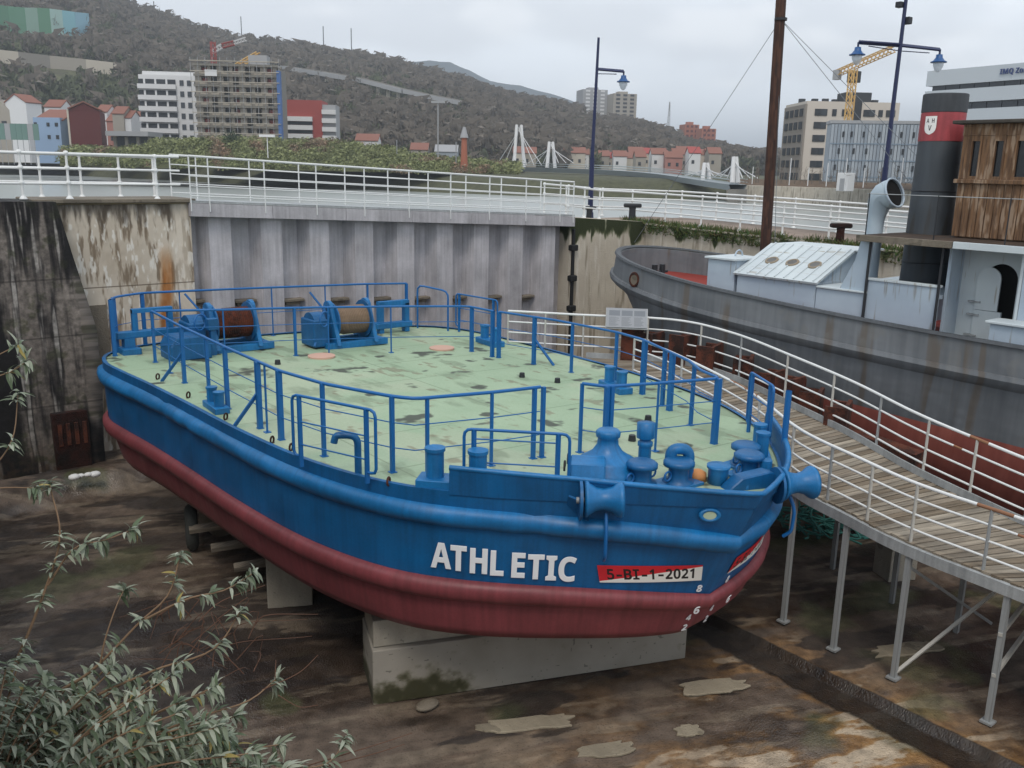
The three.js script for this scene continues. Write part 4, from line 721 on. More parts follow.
{ // casings, skylight and deckhouse
  const c1 = part('companion_box', box(8.2, 9.2, 4.0, 5.2, -7.75, -6.95, .02), M.pale, tug); part('lid', box(8.14, 9.26, 5.2, 5.25, -7.82, -6.9, .01), M.paleWhite, c1); part('lid_hoop', boxUV(new THREE.TorusGeometry(.14, .02, 6, 14, Math.PI).translate(8.9, 5.25, -7.4)), M.pale, c1);
  const sk = part('skylight_casing', box(8.2, 10.6, 4.0, 4.93, -6.86, -4.79), M.pale, tug);
  const wedge = z => { const s = [[8.2, 4.93], [9.45, 5.50], [10.6, 5.5], [10.6, 4.93]]; return s; };
  part('gable', prism(wedge(), 2.03).translate(0, 0, -6.84), M.pale, sk);
  const rf = part('roof', boxUV(between(new THREE.BoxGeometry(.05, 1, 2.2).translate(0, .5, 0), V(8.12, 4.92, -5.83), V(9.5, 5.555, -5.83))), M.paleWhite, sk); part('ridge_flat', box(9.48, 10.7, 5.53, 5.57, -6.93, -4.73), M.paleWhite, sk);
  for (let k = 0; k < 9; k++) { const z = -6.8 + k * .245; rod('roof_batten', V(8.14, 4.97, z), V(9.5, 5.595, z), .02, M.paleWhite, sk, .03); }
  for (const z of [-6.35, -5.8, -5.22]) { const p = V(8.75, 5.245, z), tl = Math.atan2(.635, 1.38); part('porthole', boxUV(new THREE.TorusGeometry(.13, .028, 8, 20).rotateX(Math.PI / 2).rotateZ(tl).translate(p.x, p.y, p.z)), std({ color: 0x8c7f6c, roughness: .6 }), sk); part('porthole_glass', boxUV(new THREE.CylinderGeometry(.125, .125, .03, 20).rotateZ(tl).translate(p.x, p.y, p.z)), std({ color: 0x5c5a56, roughness: .3 }), sk); }
  // engine casing between skylight and deckhouse
  const cs = part('engine_casing', box(8.2, 11.6, 4.0, 4.84, -4.77, -3.62), M.pale, tug); part('casing_top', box(8.15, 11.6, 4.84, 4.88, -4.77, -3.6, .01), M.paleWhite, cs);
  const dh = part('deckhouse', box(8.2, 8.26, 3.9, 5.12, -3.6, -2.14), M.pale, tug);
  part('coaming', box(8.17, 8.31, 5.12, 5.17, -3.62, -2.12, .01), M.paleWhite, dh);
  part('casing_floor', box(8.26, 12, 4.9, 4.96, -3.6, -2.14), M.pale, dh);
  part('side_plate', box(8.4, 11.9, 3.9, 5.94, -2.12, -2.06), M.pale, dh);
  // flared corner plate
  part('corner_plate', prism([[-4.25, 4.85], [-3.62, 4.85], [-3.62, 5.97], [-3.85, 5.97], [-3.95, 5.5]], .05).rotateY(-Math.PI / 2).translate(8.26, 0, 0), M.pale, dh);
  part('far_plate', prism([[0, 4.9], [1.5, 4.9], [1.5, 5.95], [1.2, 5.95], [.5, 5.6], [0, 5.15]], .04).rotateY(-Math.PI / 2).translate(11.2, 0, -3.6), M.pale, dh);
  for (const z of [-3.62, -2.13]) rod('stanchion', V(8.16, 3.9, z), V(8.16, 5.95, z), .028, M.black, dh);
  // recessed wall with an arched door standing ajar
  const zA = -2.06, zB = -.72, xw = 8.95, wall = new THREE.Shape([[zA, 3.9], [zB, 3.9], [zB, 5.94], [zA, 5.94]].map(p => new THREE.Vector2(...p)));
  const hole = new THREE.Path(); const dz0 = -1.62, dz1 = -1.02, ytop = 5.32; hole.moveTo(dz0, 4.02); hole.lineTo(dz1, 4.02); hole.lineTo(dz1, ytop); hole.absarc((dz0 + dz1) / 2, ytop, .3, 0, Math.PI, false); hole.lineTo(dz0, 4.02); wall.holes.push(hole);
  part('recess_wall', boxUV(new THREE.ExtrudeGeometry(wall, { depth: .05, bevelEnabled: false, curveSegments: 14 }).rotateY(-Math.PI / 2).translate(xw, 0, 0)), M.paleWhite, dh);
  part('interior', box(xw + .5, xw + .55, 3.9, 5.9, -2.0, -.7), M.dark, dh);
  part('recess_side', box(8.2, xw, 3.9, 5.94, zB, zB + .05), M.paleWhite, dh); part('recess_floor', box(8.0, 9.6, 3.86, 3.9, -2.1, -.6), M.wetConcrete, dh);
  const leaf = new THREE.Shape(); leaf.moveTo(0, 4.72); leaf.lineTo(.42, 4.72); leaf.lineTo(.42, 5.32); leaf.absarc(.2, 5.32, .22, 0, Math.PI, false); leaf.lineTo(0, 4.72);
  part('upper_door', boxUV(new THREE.ExtrudeGeometry(leaf, { depth: .035, bevelEnabled: false }).rotateY(-Math.PI / 2).translate(xw - .07, 0, -1.72)), M.paleWhite, dh); part('lower_door', box(xw - .1, xw - .05, 4.03, 4.71, -1.73, -1.22, .008), M.paleWhite, dh);
  for (const y of [4.2, 4.6, 4.85]) part('hinge', box(xw - .13, xw - .05, y, y + .03, -1.85, -1.62), M.galv, dh);
  part('forward_house', box(8.2, 11.9, 3.9, 5.94, zB + .06, 4), M.pale, dh);
  const lk = part('deck_locker', box(7.72, 8.2, 3.9, 4.66, -.9, 1.2), M.pale, tug); part('lid', box(7.66, 8.22, 4.66, 4.71, -.98, 1.25, .015), M.paleWhite, lk);
  // boat deck
  const bd = part('boat_deck', box(8.0, 12.1, 5.96, 6.02, -3.85, 4), std({ color: 0x6f5a4a, map: T.plank, roughness: .9 }), tug); part('deck_edge', box(7.97, 8.03, 5.90, 6.03, -3.85, -1.9, .01), M.wetConcrete, bd); part('deck_edge', box(7.97, 8.03, 5.90, 6.03, -1.88, 4, .01), M.paleWhite, bd);
  for (const z of [-3.7, -2.3, -1.0, .2]) rod('wire_post', V(8.06, 6.02, z), V(8.06, 6.85, z), .012, M.black, bd); for (const y of [6.84]) rod('guard_wire', V(8.06, y, -3.75), V(8.06, y, 2), .008, M.galv, bd);
}
{ // funnel
  const x = 10, z = -3.38, fu = part('funnel', lathe([[.475, 4.9], [.455, 5.4], [.46, 5.42], [.425, 7.9]], 36).translate(x, 0, z), std({ color: 0xa4abb2, map: T.tugHull, roughness: .6 }), tug, 'black riveted funnel');
  part('red_band', lathe([[.425, 7.9], [.435, 7.91], [.43, 8.46], [.42, 8.47]], 36).translate(x, 0, z), std({ color: 0xb04a50, map: T.grime, roughness: .6 }), fu);
  part('black_top', lathe([[.42, 8.47], [.435, 8.48], [.435, 8.82], [.42, 8.84], [.39, 8.84], [.38, 8.4], [0, 8.4]], 36).translate(x, 0, z), std({ color: 0x474b50, map: T.grime, roughness: .7 }), fu);
  for (const y of [5.42, 6.9]) part('seam_ring', boxUV(new THREE.TorusGeometry(y > 6 ? .444 : .462, .012, 6, 36).rotateX(Math.PI / 2).translate(x, y, z)), M.black, fu);
  // shield with letters
  const cv = document.createElement('canvas'); cv.width = 256; cv.height = 300; const c = cv.getContext('2d'); c.fillStyle = '#ece9e6'; c.fillRect(0, 0, 256, 300); c.fillStyle = '#2b2226'; c.font = 'bold 96px sans-serif'; c.textAlign = 'center'; c.fillText('A', 70, 110); c.fillText('H', 186, 110); c.font = 'bold 120px sans-serif'; c.fillText('V', 128, 235);
  const ct = new THREE.CanvasTexture(cv); ct.colorSpace = THREE.SRGBColorSpace;
  const rows = [], a0 = Math.atan2(-8.97 - x, 6.16 - z) - .55; for (let j = 0; j <= 10; j++) { const t = j / 10, hw = .29 * (t < .6 ? 1 : Math.sqrt(Math.max(0.02, 1 - ((t - .6) / .4) ** 2))), r = []; for (let i = 0; i <= 10; i++) { const a = a0 + (i / 5 - 1) * hw; r.push(V(x + Math.sin(a) * .4385, 8.39 - t * .36, z + Math.cos(a) * .4385)); } rows.push(r); }
  part('shield', grid(rows, (p, i, j) => { const t = j / 10, k = (t < .6 ? 1 : Math.sqrt(Math.max(.02, 1 - ((t - .6) / .4) ** 2))); return [.5 + (i / 10 - .5) * k, 1 - t]; }), std({ map: ct, roughness: .6, side: THREE.DoubleSide }), fu, 'white shield with the letters A, H and V');
}
{ // cowl ventilator
  const x = 9.0, z = -4.05, pts = [V(x, 4.88, z), V(x, 6.1, z), V(x, 6.45, z + .02), V(x - .02, 6.76, z + .12), V(x - .04, 6.86, z + .38)];
  const c = new THREE.CatmullRomCurve3(pts), rows = [], N = 26; const fr = c.computeFrenetFrames(N);
  for (let i = 0; i <= N; i++) { const t = i / N, p = c.getPointAt(t), r = .17 + .13 * sstep(.6, .98, t), row = []; for (let k = 0; k <= 20; k++) { const a = k / 20 * Math.PI * 2; row.push(p.clone().addScaledVector(fr.normals[i], Math.cos(a) * r).addScaledVector(fr.binormals[i], Math.sin(a) * r)); } rows.push(row); }
  const cw = part('cowl_ventilator', grid(rows, p => [p.x + p.z, p.y]), std({ color: 0xc9d0d4, map: T.paleSteel, roughness: .6, side: THREE.DoubleSide }), tug);
  const e = c.getPointAt(1), d = c.getTangentAt(1), q = new THREE.Quaternion().setFromUnitVectors(V(0, 0, 1), d);
  part('cowl_rim', boxUV(new THREE.TorusGeometry(.30, .022, 8, 28).applyQuaternion(q).translate(e.x, e.y, e.z)), M.pale, cw);
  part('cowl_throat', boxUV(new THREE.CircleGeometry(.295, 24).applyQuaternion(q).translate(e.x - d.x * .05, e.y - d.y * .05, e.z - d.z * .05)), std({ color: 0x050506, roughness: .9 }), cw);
}
{ // wooden wheelhouse: boards, framed windows, flat roof
  const x0 = 9.3, x1 = 11.2, z0 = -2.58, z1 = .6, y0 = 6.03, y1 = 8.2, wh = part('wheelhouse', box(x0 + .06, x1, y0, 7.1, z0 + .06, z1), M.tugWood, tug, 'weathered varnished wooden wheelhouse');
  const R = rng(3); for (let k = 0; k < 21; k++) { const z = z0 + k * .15; part('board', box(x0 + R() * .012, x0 + .05, y0 + .02, 7.08, z + .006, z + .144, .006), M.tugWood, wh); }
  for (let k = 0; k < 12; k++) { const x = x0 + .02 + k * .155; part('board', box(x + .006, x + .15, y0 + .02, 7.08, z0 + R() * .01, z0 + .05, .006), M.tugWood, wh); }
  part('sill', box(x0 - .06, x1, 7.08, 7.16, z0 - .06, z1, .01), M.tugWood, wh);
  // posts between windows on the near side
  const ps = [z0, -2.38, -2.12, -1.82, -1.58, -.72, -.42, .4]; const segs = [[z0, -2.42], [-2.2, -1.98], [-1.76, -1.58], [-.76, -.5], [.4, .6]];
  for (const [a, b] of segs) part('pillar', box(x0, x0 + .1, 7.16, 7.98, a, b, .01), M.tugWood, wh);
  for (const [a, b] of [[-2.42, -2.2], [-1.98, -1.76], [-1.58, -.76], [-.5, .4]]) { const w = part('window_frame', merge([box(x0 - .015, x0 + .06, 7.16, 7.22, a, b), box(x0 - .015, x0 + .06, 7.88, 7.98, a, b), box(x0 - .016, x0 + .06, 7.22, 7.88, a, a + .035), box(x0 - .016, x0 + .06, 7.22, 7.88, b - .035, b)]), M.tugWood, wh); part('pane', box(x0 + .05, x0 + .06, 7.2, 7.9, a + .02, b - .02), M.glassDark, w); if (b - a > .5) part('mullion', box(x0 - .01, x0 + .05, 7.2, 7.9, (a + b) / 2 - .03, (a + b) / 2 + .03), M.tugWood, w); }
  part('end_wall', box(x0 + .1, x1, 7.16, 7.98, z0 + .01, z0 + .08), M.tugWood, wh); for (const x of [9.6, 10.3]) part('end_pane', box(x, x + .45, 7.24, 7.88, z0 - .005, z0 + .02), M.glassDark, wh);
  part('header', box(x0 - .01, x1, 7.98, 8.2, z0 - .01, z1, .01), M.tugWood, wh); part('roof', box(x0 - .16, x1 + .15, 8.2, 8.27, z0 - .18, z1 + .2, .02), std({ color: 0x4f4a44, roughness: .9, map: T.grime }), wh);
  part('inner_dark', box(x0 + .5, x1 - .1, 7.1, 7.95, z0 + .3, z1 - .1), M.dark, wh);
}
{ // mast and stays
  const m = part('mast', cyl(V(10.3, 4.1, -7.64), V(10.34, 13.5, -7.9), .135, .12, 16), std({ color: 0x826052, map: T.tugWood, roughness: .7 }), tug, 'brown wooden mast'); part('mast_band', boxUV(new THREE.CylinderGeometry(.15, .15, .06, 16).translate(10.33, 10.78, -7.8)), M.black, m);
  const h = V(10.33, 10.78, -7.8), t = V(10.33, 10.7, -7.8); for (const q of [V(10, 5.2, -11.9), V(11.5, 6.02, -3.7), V(11.9, 6.02, -2.9), V(10.25, 4.6, -7.3)]) rod('stay', h, q, .007, M.stay, m);
}

// ================================================================ QUAY FURNITURE
function lampPost(base, h, arms, label) {
  const l = thing('street_lamp', label, 'street lamp', base), P = (x, y) => V(base.x + x * .778, base.y + y, base.z + x * .628);
  part('pole', merge([cyl(P(0, 0), P(.0, 2.2), .10, .085, 14), cyl(P(0, 2.2), P(.06, h), .07, .045, 12)]), M.navy, l); part('base_collar', cyl(P(0, 0), P(0, .25), .14, .12, 14), M.navy, l);
  for (const [dx, y, drop] of arms) {
    const y1 = y - drop, a = part('arm', merge([bar(P(.03, y), P(dx, y1), .05, .12), bar(P(.03, y - .16), P(dx * .75, y1 - .1), .02, .02), cyl(P(dx, y1), P(dx, y1 - .14), .03, .03)]), M.navy, l);
    const c = P(dx, y1 - .14); part('lamp_hood', lathe([[0, 0], [.09, 0], [.1, -.09], [.12, -.11], [.16, -.17], [.23, -.2], [.23, -.23], [.0, -.23]], 18).translate(c.x, c.y, c.z), M.lampBlue, a);
    part('lamp_bowl', lathe([[.15, -.23], [.145, -.32], [.09, -.45], [.03, -.5], [0, -.5]], 18).translate(c.x, c.y, c.z), new THREE.MeshPhysicalMaterial({ color: 0xe6ecf0, roughness: .35, transmission: .5, thickness: 0 }), a);
  }
  return l;
}
lampPost(V(14.3, 5.42, -18.3), 6.3, [[1.0, 5.25, .06]], 'single-armed blue street lamp at the end of the gate');
{ const l = lampPost(V(17.6, 5.24, -8.8), 9.2, [[-1.22, 5.72, -.06], [1.22, 5.72, .1]], 'double-armed dark blue street lamp behind the tug ventilator'); const o = ORI.get(l); part('floodlight', box(17.42, 17.62, 12.0, 12.16, -8.98, -8.8, .02), M.black, l); part('floodlight', box(17.66, 17.86, 11.55, 11.75, -8.84, -8.62, .02), M.black, l); }
function teeBollard(p, label, m, s = 1) { const b = thing('quay_bollard', label, 'bollard', p); part('stem', lathe([[0, 0], [.16 * s, 0], [.13 * s, .05], [.115 * s, .4 * s], [.13 * s, .5 * s]], 16).translate(p.x, p.y, p.z), m, b); part('head', boxUV(new RoundedBoxGeometry(.62 * s, .14 * s, .3 * s, 2, .05).rotateY(FACE).translate(p.x, p.y + .55 * s, p.z)), m, b); }
teeBollard(V(14.75, quayY(15, -16.4), -16.6), 'black tee-headed bollard at the quay corner by the tug stern', M.black);
teeBollard(V(13.3, 5.45, -17.3), 'slim black bollard beside the single-armed lamp', M.black, .8);
teeBollard(V(14.75, quayY(15, -8.0), -8.35), 'rusty brown tee-headed bollard on the quay behind the skylight', M.sluice, .95);

// loose things on the dock floor -------------------------------------------------------------------
{
  const R = rng(31), labels = ['thin pale concrete slab on the floor below the barge stem', 'long pale concrete slab lying in front of the keel block', 'small pale concrete slab at the bottom edge of the floor', 'pale concrete slab under the near gangway legs', 'pale slab fragment on the ochre floor nearest the drain'];
  const S = [[715, 685, .95, .15, -.35], [530, 722, 1.25, .15, -.35], [605, 748, .75, .12, -.35], [905, 648, 1.15, .15, -.3], [688, 729, .34, .1, -.4]];
  S.forEach(([px, py, l, w, tr], i) => { const d = at(px, py, 1).sub(EYE), k = -7.15 / d.y, p = EYE.clone().addScaledVector(d, k), n = 22, pts = []; for (let a = 0; a < n; a++) { const th = a / n * 6.283, q = 1 + (vn(a * 1.3, i * 5, 451) - .5) * .5; pts.push([Math.sign(Math.cos(th)) * Math.abs(Math.cos(th)) ** .6 * l / 2 * q, Math.sign(Math.sin(th)) * Math.abs(Math.sin(th)) ** .7 * w * q]); } solo('concrete_slab', boxUV(prism(pts, .02, .008).rotateX(-Math.PI / 2).rotateY(FACE + .55 + tr).translate(p.x, p.y - .035, p.z)), M.slab, labels[i], 'slab'); });
  const rk = boxUV(new THREE.IcosahedronGeometry(.14, 1).scale(1.3, .45, .8).translate(-2.95, .06, -3.0)); solo('stone', rk, M.wetConcrete, 'flat grey stone at the mossy corner of the keel block', 'stone');
  const lt = []; for (let k = 0; k < 4; k++) lt.push(boxUV(new THREE.IcosahedronGeometry(.07 + R() * .05, 1).scale(1.2, .7, 1).translate(-4.75 + k * .14, .5 + R() * .04, -14.15 + R() * .15))); solo('plastic_bag', merge(lt), M.white, 'crumpled white plastic bag on the silt by the wall', 'litter');
  // heap of green net under the gangway
  const nets = []; for (let k = 0; k < 46; k++) { const pts = []; let p = V(6.3 + R() * 1.4, .1 + R() * .35, -4.4 + R() * 1.5); for (let j = 0; j < 6; j++) { pts.push(p.clone()); p = p.clone().add(V((R() - .5) * .7, (R() - .5) * .25, (R() - .5) * .7)); p.y = clamp(p.y, .08, .6 - Math.abs(p.x - 7) * .25); } nets.push(boxUV(new THREE.TubeGeometry(new THREE.CatmullRomCurve3(pts), 18, .022, 5))); } solo('fishing_net', merge(nets), std({ color: 0x3f7f78, roughness: 1 }), 'heap of green fishing net and rope beneath the gangway', 'net');
  solo('concrete_prop', slabBlock(5.9, -1.25, 6.4, -1.0, .5, 0, 1.35, 0), M.concrete, 'upright concrete block in the shade behind the gangway legs', 'concrete block');
}

// ================================================================ THE FAR BANK
const project = p => { const d = p.clone().sub(EYE), z = d.dot(CF); return [512 + FPX * d.dot(CR) / z, 384 - FPX * d.dot(CU) / z, z]; };
const lerpList = (L, x) => { if (x <= L[0][0]) return L[0][1]; for (let i = 0; i + 1 < L.length; i++) if (x <= L[i + 1][0]) return mix(L[i][1], L[i + 1][1], (x - L[i][0]) / (L[i + 1][0] - L[i][0])); return L[L.length - 1][1]; };
const ground = (px, d, y) => { const p = at(px, 168, d); p.y = y; return p; };
const shoreD = px => { const py = lerpList([[-400, 172], [60, 175], [180, 181], [300, 187], [420, 192], [520, 196], [640, 198], [735, 201], [900, 209], [1100, 221], [1400, 240]], px), r = at(px, py, 1).sub(EYE); return -5.6 / r.y; };
{
  M.bank = std({ color: 0x5d6048, map: T.concrete, roughness: 1 });
  const rows = [[], [], [], [], [], [], []];
  for (let px = -420; px <= 1400; px += 14) { const d = shoreD(px), n = (vn(px * .06, 3, 501) - .5); rows[0].push(ground(px, d - 1, 1.2)); rows[1].push(ground(px, d + 2 + n * 3, 2.6 + n)); rows[2].push(ground(px, d + 6, 4.4 + n)); rows[3].push(ground(px, d + 11, 5.6)); rows[4].push(ground(px, d + 60, 6)); rows[5].push(ground(px, 520, 6)); rows[6].push(ground(px, 5200, 6)); }
  struct('far_bank', grid(rows, p => [p.x, p.z]), M.bank);
  // retaining wall on the right-hand stretch
  const w = [[], [], [], []]; for (let px = 728; px <= 1200; px += 16) { const d = shoreD(px) - 1.5; w[0].push(ground(px, d, 1.2)); w[1].push(ground(px, d, 4.75)); w[2].push(ground(px, d + .6, 4.8)); w[3].push(ground(px, d + 14, 5.9)); }
  solo('river_wall', toCreasedNormals(grid(w.slice(0, 3), p => [p.x + p.z, p.y]), .5), M.quayWall, 'long pale concrete river wall across the water below the office blocks', 'wall');
  struct('verge', grid(w.slice(2), p => [p.x, p.z]), std({ color: 0x6f5a45, map: T.concrete, roughness: 1 }));
}
const RIDGE = [[-420, -150], [-150, -90], [0, -45], [80, -18], [120, -4], [150, 8], [180, 17], [205, 28], [240, 37], [300, 45], [330, 50], [380, 57], [420, 67], [450, 73], [480, 84], [520, 96], [560, 104], [600, 113], [650, 124], [690, 141], [740, 152], [800, 161], [860, 166], [1400, 170]];
const hillTop = px => { const d1 = lerpList([[-420, 720], [200, 760], [480, 700], [650, 640], [760, 560], [1400, 560]], px), p = at(px, lerpList(RIDGE, px) + 12, d1); return [p.y, d1]; };
const hillBase = px => lerpList([[-420, 300], [100, 310], [300, 300], [500, 330], [740, 420], [1400, 500]], px);
const hillY = (px, d) => { const [yr, d1] = hillTop(px), d0 = hillBase(px), t = (d - d0) / (d1 - d0); if (t <= 0) return 5.6; const n = fbm(px * .02 + 9, d * .012, 511, 4) - .5; if (t > 1) return yr - (t - 1) * (d1 - d0) * .35; return 6 + (yr - 6) * Math.pow(t, .9) + n * 26 * t * (1 - t); };
const onHill = (px, py) => { const d0 = hillBase(px), [, d1] = hillTop(px); for (let d = d0; d <= d1; d += 3) { const p = ground(px, d, 0); p.y = hillY(px, d); if (project(p)[1] <= py) return [p, d]; } const p = ground(px, d1, 0); p.y = hillY(px, d1); return [p, d1]; };
{
  const rows = []; for (let j = 0; j <= 60; j++) { const r = []; for (let px = -420; px <= 1200; px += 12) { const d0 = hillBase(px), [, d1] = hillTop(px), d = mix(d0 - 4, d0 + (d1 - d0) * 1.25, j / 60), p = ground(px, d, 0); p.y = hillY(px, d); r.push(p); } rows.push(r); }
  T.scrub = tex(512, 512, (u, v) => { const a = fbm(u * 8, v * 8, 521, 6, 8, 8), b = fbm(u * 40, v * 40, 525, 3, 40, 40); return mix3([.27, .245, .205], [.34, .36, .23], a).map(c => c * (.6 + .7 * b)); }, { rx: 1 / 60, ry: 1 / 60 });
  struct('wooded_hill', grid(rows, p => [p.x, p.z + p.y]), std({ map: T.scrub, roughness: 1 }));
  // the wood that covers it: bare and evergreen trees that read as one mass
  const R = rng(41), crown = (n, spread, tall, seed) => { const r = rng(seed), pos = []; for (let i = 0; i < n; i++) { const a = r() * 6.283, h = r(), rad = Math.sqrt(r()) * spread * (1 - .5 * Math.abs(h - .45)), c = V(Math.cos(a) * rad, (.15 + .85 * h) * tall, Math.sin(a) * rad), s = .09 + r() * .10; for (let k = 0; k < 3; k++) pos.push(c.x + (r() - .5) * s * 2.4, c.y + (r() - .3) * s * 3.2, c.z + (r() - .5) * s * 2.4); } for (let k = 0; k < 3; k++) { const b = k * 2.1; pos.push(-.02, 0, 0, .03, 0, .01, Math.cos(b) * .12, tall * .8, Math.sin(b) * .12); } const g = new THREE.BufferGeometry(); g.setAttribute('position', new THREE.Float32BufferAttribute(pos, 3)); g.computeVertexNormals(); return g; };
  const kinds = [[crown(60, .38, 1, 1), 8000, [.115, .10, .082], [.17, .145, .118], 'bare_woodland', 'bare grey-brown winter wood covering the hill'], [crown(90, .45, .85, 2), 9000, [.06, .07, .04], [.11, .125, .065], 'evergreen_woodland', 'dark green scrub and evergreen wood on the hill']];
  for (const [g, n, c0, c1, name, label] of kinds) {
    const im = new THREE.InstancedMesh(g, std({ color: 0xffffff, roughness: 1, side: THREE.DoubleSide }), n), o = new THREE.Object3D(), c = new THREE.Color(), ever = name[0] === 'e';
    const clear = [[[-120, 31], [0, 31], [101, 38], [104, -50]], [[-120, 62], [0, 63], [130, 77], [133, -50]], [[282, -50], [284, 80], [345, 90], [405, 104], [462, 117], [465, -50]], [[578, -50], [580, 114], [636, 118], [664, 126], [668, -50]], [[680, -50], [682, 143], [715, 146], [717, -50]]];
    for (let i = 0; i < n;) {
      const px = -120 + R() * 940, t = R() ** .9 * 1.03, d0 = hillBase(px), [yr, d1] = hillTop(px), d = d0 + (d1 - d0) * t, q = fbm(px * .013 + 4, t * 5, 531, 3);
      if ((ever && q < .40 && R() < .75) || (!ever && q > .58 && R() < .7)) continue;
      const p = ground(px, d, 0); p.y = hillY(px, d) - .5; const py = project(p)[1]; if (clear.some(L => { const f = lerpList(L, px); return f > 0 && py > f - 3 && py < f + 15; })) { if (R() < .93) continue; } const s = (ever ? 6 : 8) * (.6 + R() * .8);
      o.position.copy(p); o.rotation.set(0, R() * 6.28, 0); o.scale.set(s * (.8 + R() * .5), s, s * (.8 + R() * .5)); o.updateMatrix(); im.setMatrixAt(i, o.matrix); const k = R(); im.setColorAt(i, c.setRGB(mix(c0[0], c1[0], k), mix(c0[1], c1[1], k), mix(c0[2], c1[2], k))); i++;
    }
    im.name = name; im.userData = { kind: 'stuff', label, category: 'woodland' }; shade(im); scene.add(im);
  }
  // distant mountain
  const mr = [[], [], []]; for (let px = 300; px <= 900; px += 10) { const py = lerpList([[300, 70], [400, 62], [430, 60], [452, 63], [475, 73], [490, 80], [520, 86], [545, 92], [560, 97], [620, 118], [700, 138], [740, 149], [790, 151], [860, 157], [1000, 163]], px) + (vn(px * .12, 2, 541) - .5) * 2; mr[0].push(ground(px, 1350, 5)); mr[1].push(at(px, py, 1600)); mr[2].push(ground(px, 2000, 5)); }
  struct('distant_mountain', grid(mr, p => [p.x, p.z]), std({ color: 0x4f5960, roughness: 1 }));
}
function grp(name, label, cat, pos, rot, group) { const g = new THREE.Group(); g.name = numbered(name); g.position.copy(pos); g.rotation.y = rot; ORI.set(g, V(0, 0, 0)); g.userData = { label, category: cat }; if (group) g.userData.group = group; scene.add(g); return g; }
const winGeo = new THREE.BoxGeometry(1, 1, 1);
function block(mat, g, name, x, y, z, w, h, d, label) { const m = shade(new THREE.Mesh(winGeo, mat)); m.name = name; m.position.set(x, y, z); m.scale.set(w, h, d); if (label) m.userData.label = label; ORI.set(m, V(0, 0, 0)); g.add(m); return m; }
const C = c => std({ color: c, roughness: .85 });
const B = { white: C(0xd4d4d4), grey: C(0x9a9b9d), cream: C(0xb9b1a3), dark: C(0x33373c), pane: std({ color: 0x2c3238, roughness: .2 }), red: C(0x9a4640), brown: C(0x5a2422), sky: C(0x8ca3bf), roof: C(0x84584a), conc: C(0x7f7b74), beige: C(0x9c958a), orange: C(0xa06048), blue: C(0x4a6a9e), steelBlue: C(0x949ca4), green: C(0x66827a), yellow: std({ color: 0xcfa865, roughness: .6 }), pink: C(0xa8766c) };
const site = (px, d, y = 6) => ground(px, d, y);
const spanW = (L, R, d) => (R - L) / FPX * d, topY = (px, py, d) => at(px, py, d).y;
function gable(mat, g, name, w, h, rise, d, y0, along = 'z') { const s = [[-w / 2, 0], [w / 2, 0], [0, rise]]; const geo = prism(s, d).translate(0, y0 + h, -d / 2); if (along === 'x') geo.rotateY(Math.PI / 2); const m = shade(new THREE.Mesh(geo, mat)); m.name = name; ORI.set(m, V(0, 0, 0)); g.add(m); return m; }
{ // white apartment block with wrap-round balconies
  const d = 262, w = spanW(146, 204, d), top = topY(170, 77, d), b = grp('apartment_block', 'white apartment block with dark wrap-round balconies below the hill', 'building', site(175, d), FACE + .12), H = top - 6, n = 8, fh = H / n * .97;
  block(B.white, b, 'wall', 0, H / 2, -7, w, H, 14); block(B.white, b, 'roof', -.3, H + .5, -7, w * .86, 1, 12);
  for (let f = 0; f < n; f++) { const y = H - (f + .62) * fh; const bal = block(B.dark, b, 'balcony_recess', -w * .2, y, .15, w * .6, fh * .42, .4); block(B.white, b, 'balcony_front', -w * .2, y - fh * .45, .6, w * .62, fh * .42, 1.2); for (const x of [.2, .32, .44]) block(B.pane, b, 'window', w * x, y - .2, .06, 1.1, 1.5, .2); for (const x of [-.4, -.22, -.04]) block(B.white, b, 'partition', w * x, y, .4, .5, fh * .42, .5); }
}
{ // block under construction, wrapped in scaffolding
  const d = 248, w = spanW(201, 282, d), top = topY(240, 68, d), b = grp('building_shell', 'unfinished concrete apartment block wrapped in scaffolding', 'building', site(241, d), FACE + .05), H = top - 6, n = 10, fh = H / n;
  block(B.conc, b, 'core', 0, H / 2, -8, w - 1, H - .5, 10);
  for (let f = 0; f <= n; f++) block(B.beige, b, 'floor_slab', 0, H - f * fh, -1.6, w, .55, 5.5);
  for (let k = 0; k < 8; k++) block(B.beige, b, 'column', -w / 2 + 1 + k * (w - 2) / 7, H / 2, -.3, k % 2 ? .9 : 1.7, H, .9);
  for (let f = 0; f < n; f++) for (let k = 0; k < 7; k++) if ((k + f) % 5 !== 4) { const x = -w / 2 + 2.4 + k * (w - 2) / 7; block(k % 3 ? B.dark : B.red, b, 'opening', x, H - (f + .55) * fh, -1.9 - (k % 2) * .8, 1.9, fh * .62, 2); block(B.cream, b, 'parapet', x, H - (f + .85) * fh, .25, 2.0, .8, .2); }
  for (let k = 0; k <= 12; k++) block(B.grey, b, 'scaffold_pole', -w / 2 - .5 + k * (w + 1) / 12, H / 2 + .8, 1.5, .12, H + 2, .12);
  for (let f = 0; f <= n; f++) block(B.cream, b, 'scaffold_deck', 0, H - f * fh + .9, 1.6, w + 1.2, .16, .8);
  block(B.blue, b, 'debris_sheet', w / 2 + .3, H / 2 - 1, .8, .9, H * .98, 2); block(B.white, b, 'banner', -w * .28, H - 2.2, 1.95, 3.2, 1.6, .1); block(B.grey, b, 'lift_shaft', w * .22, H + 1.6, -6, 5, 3.2, 4);
}
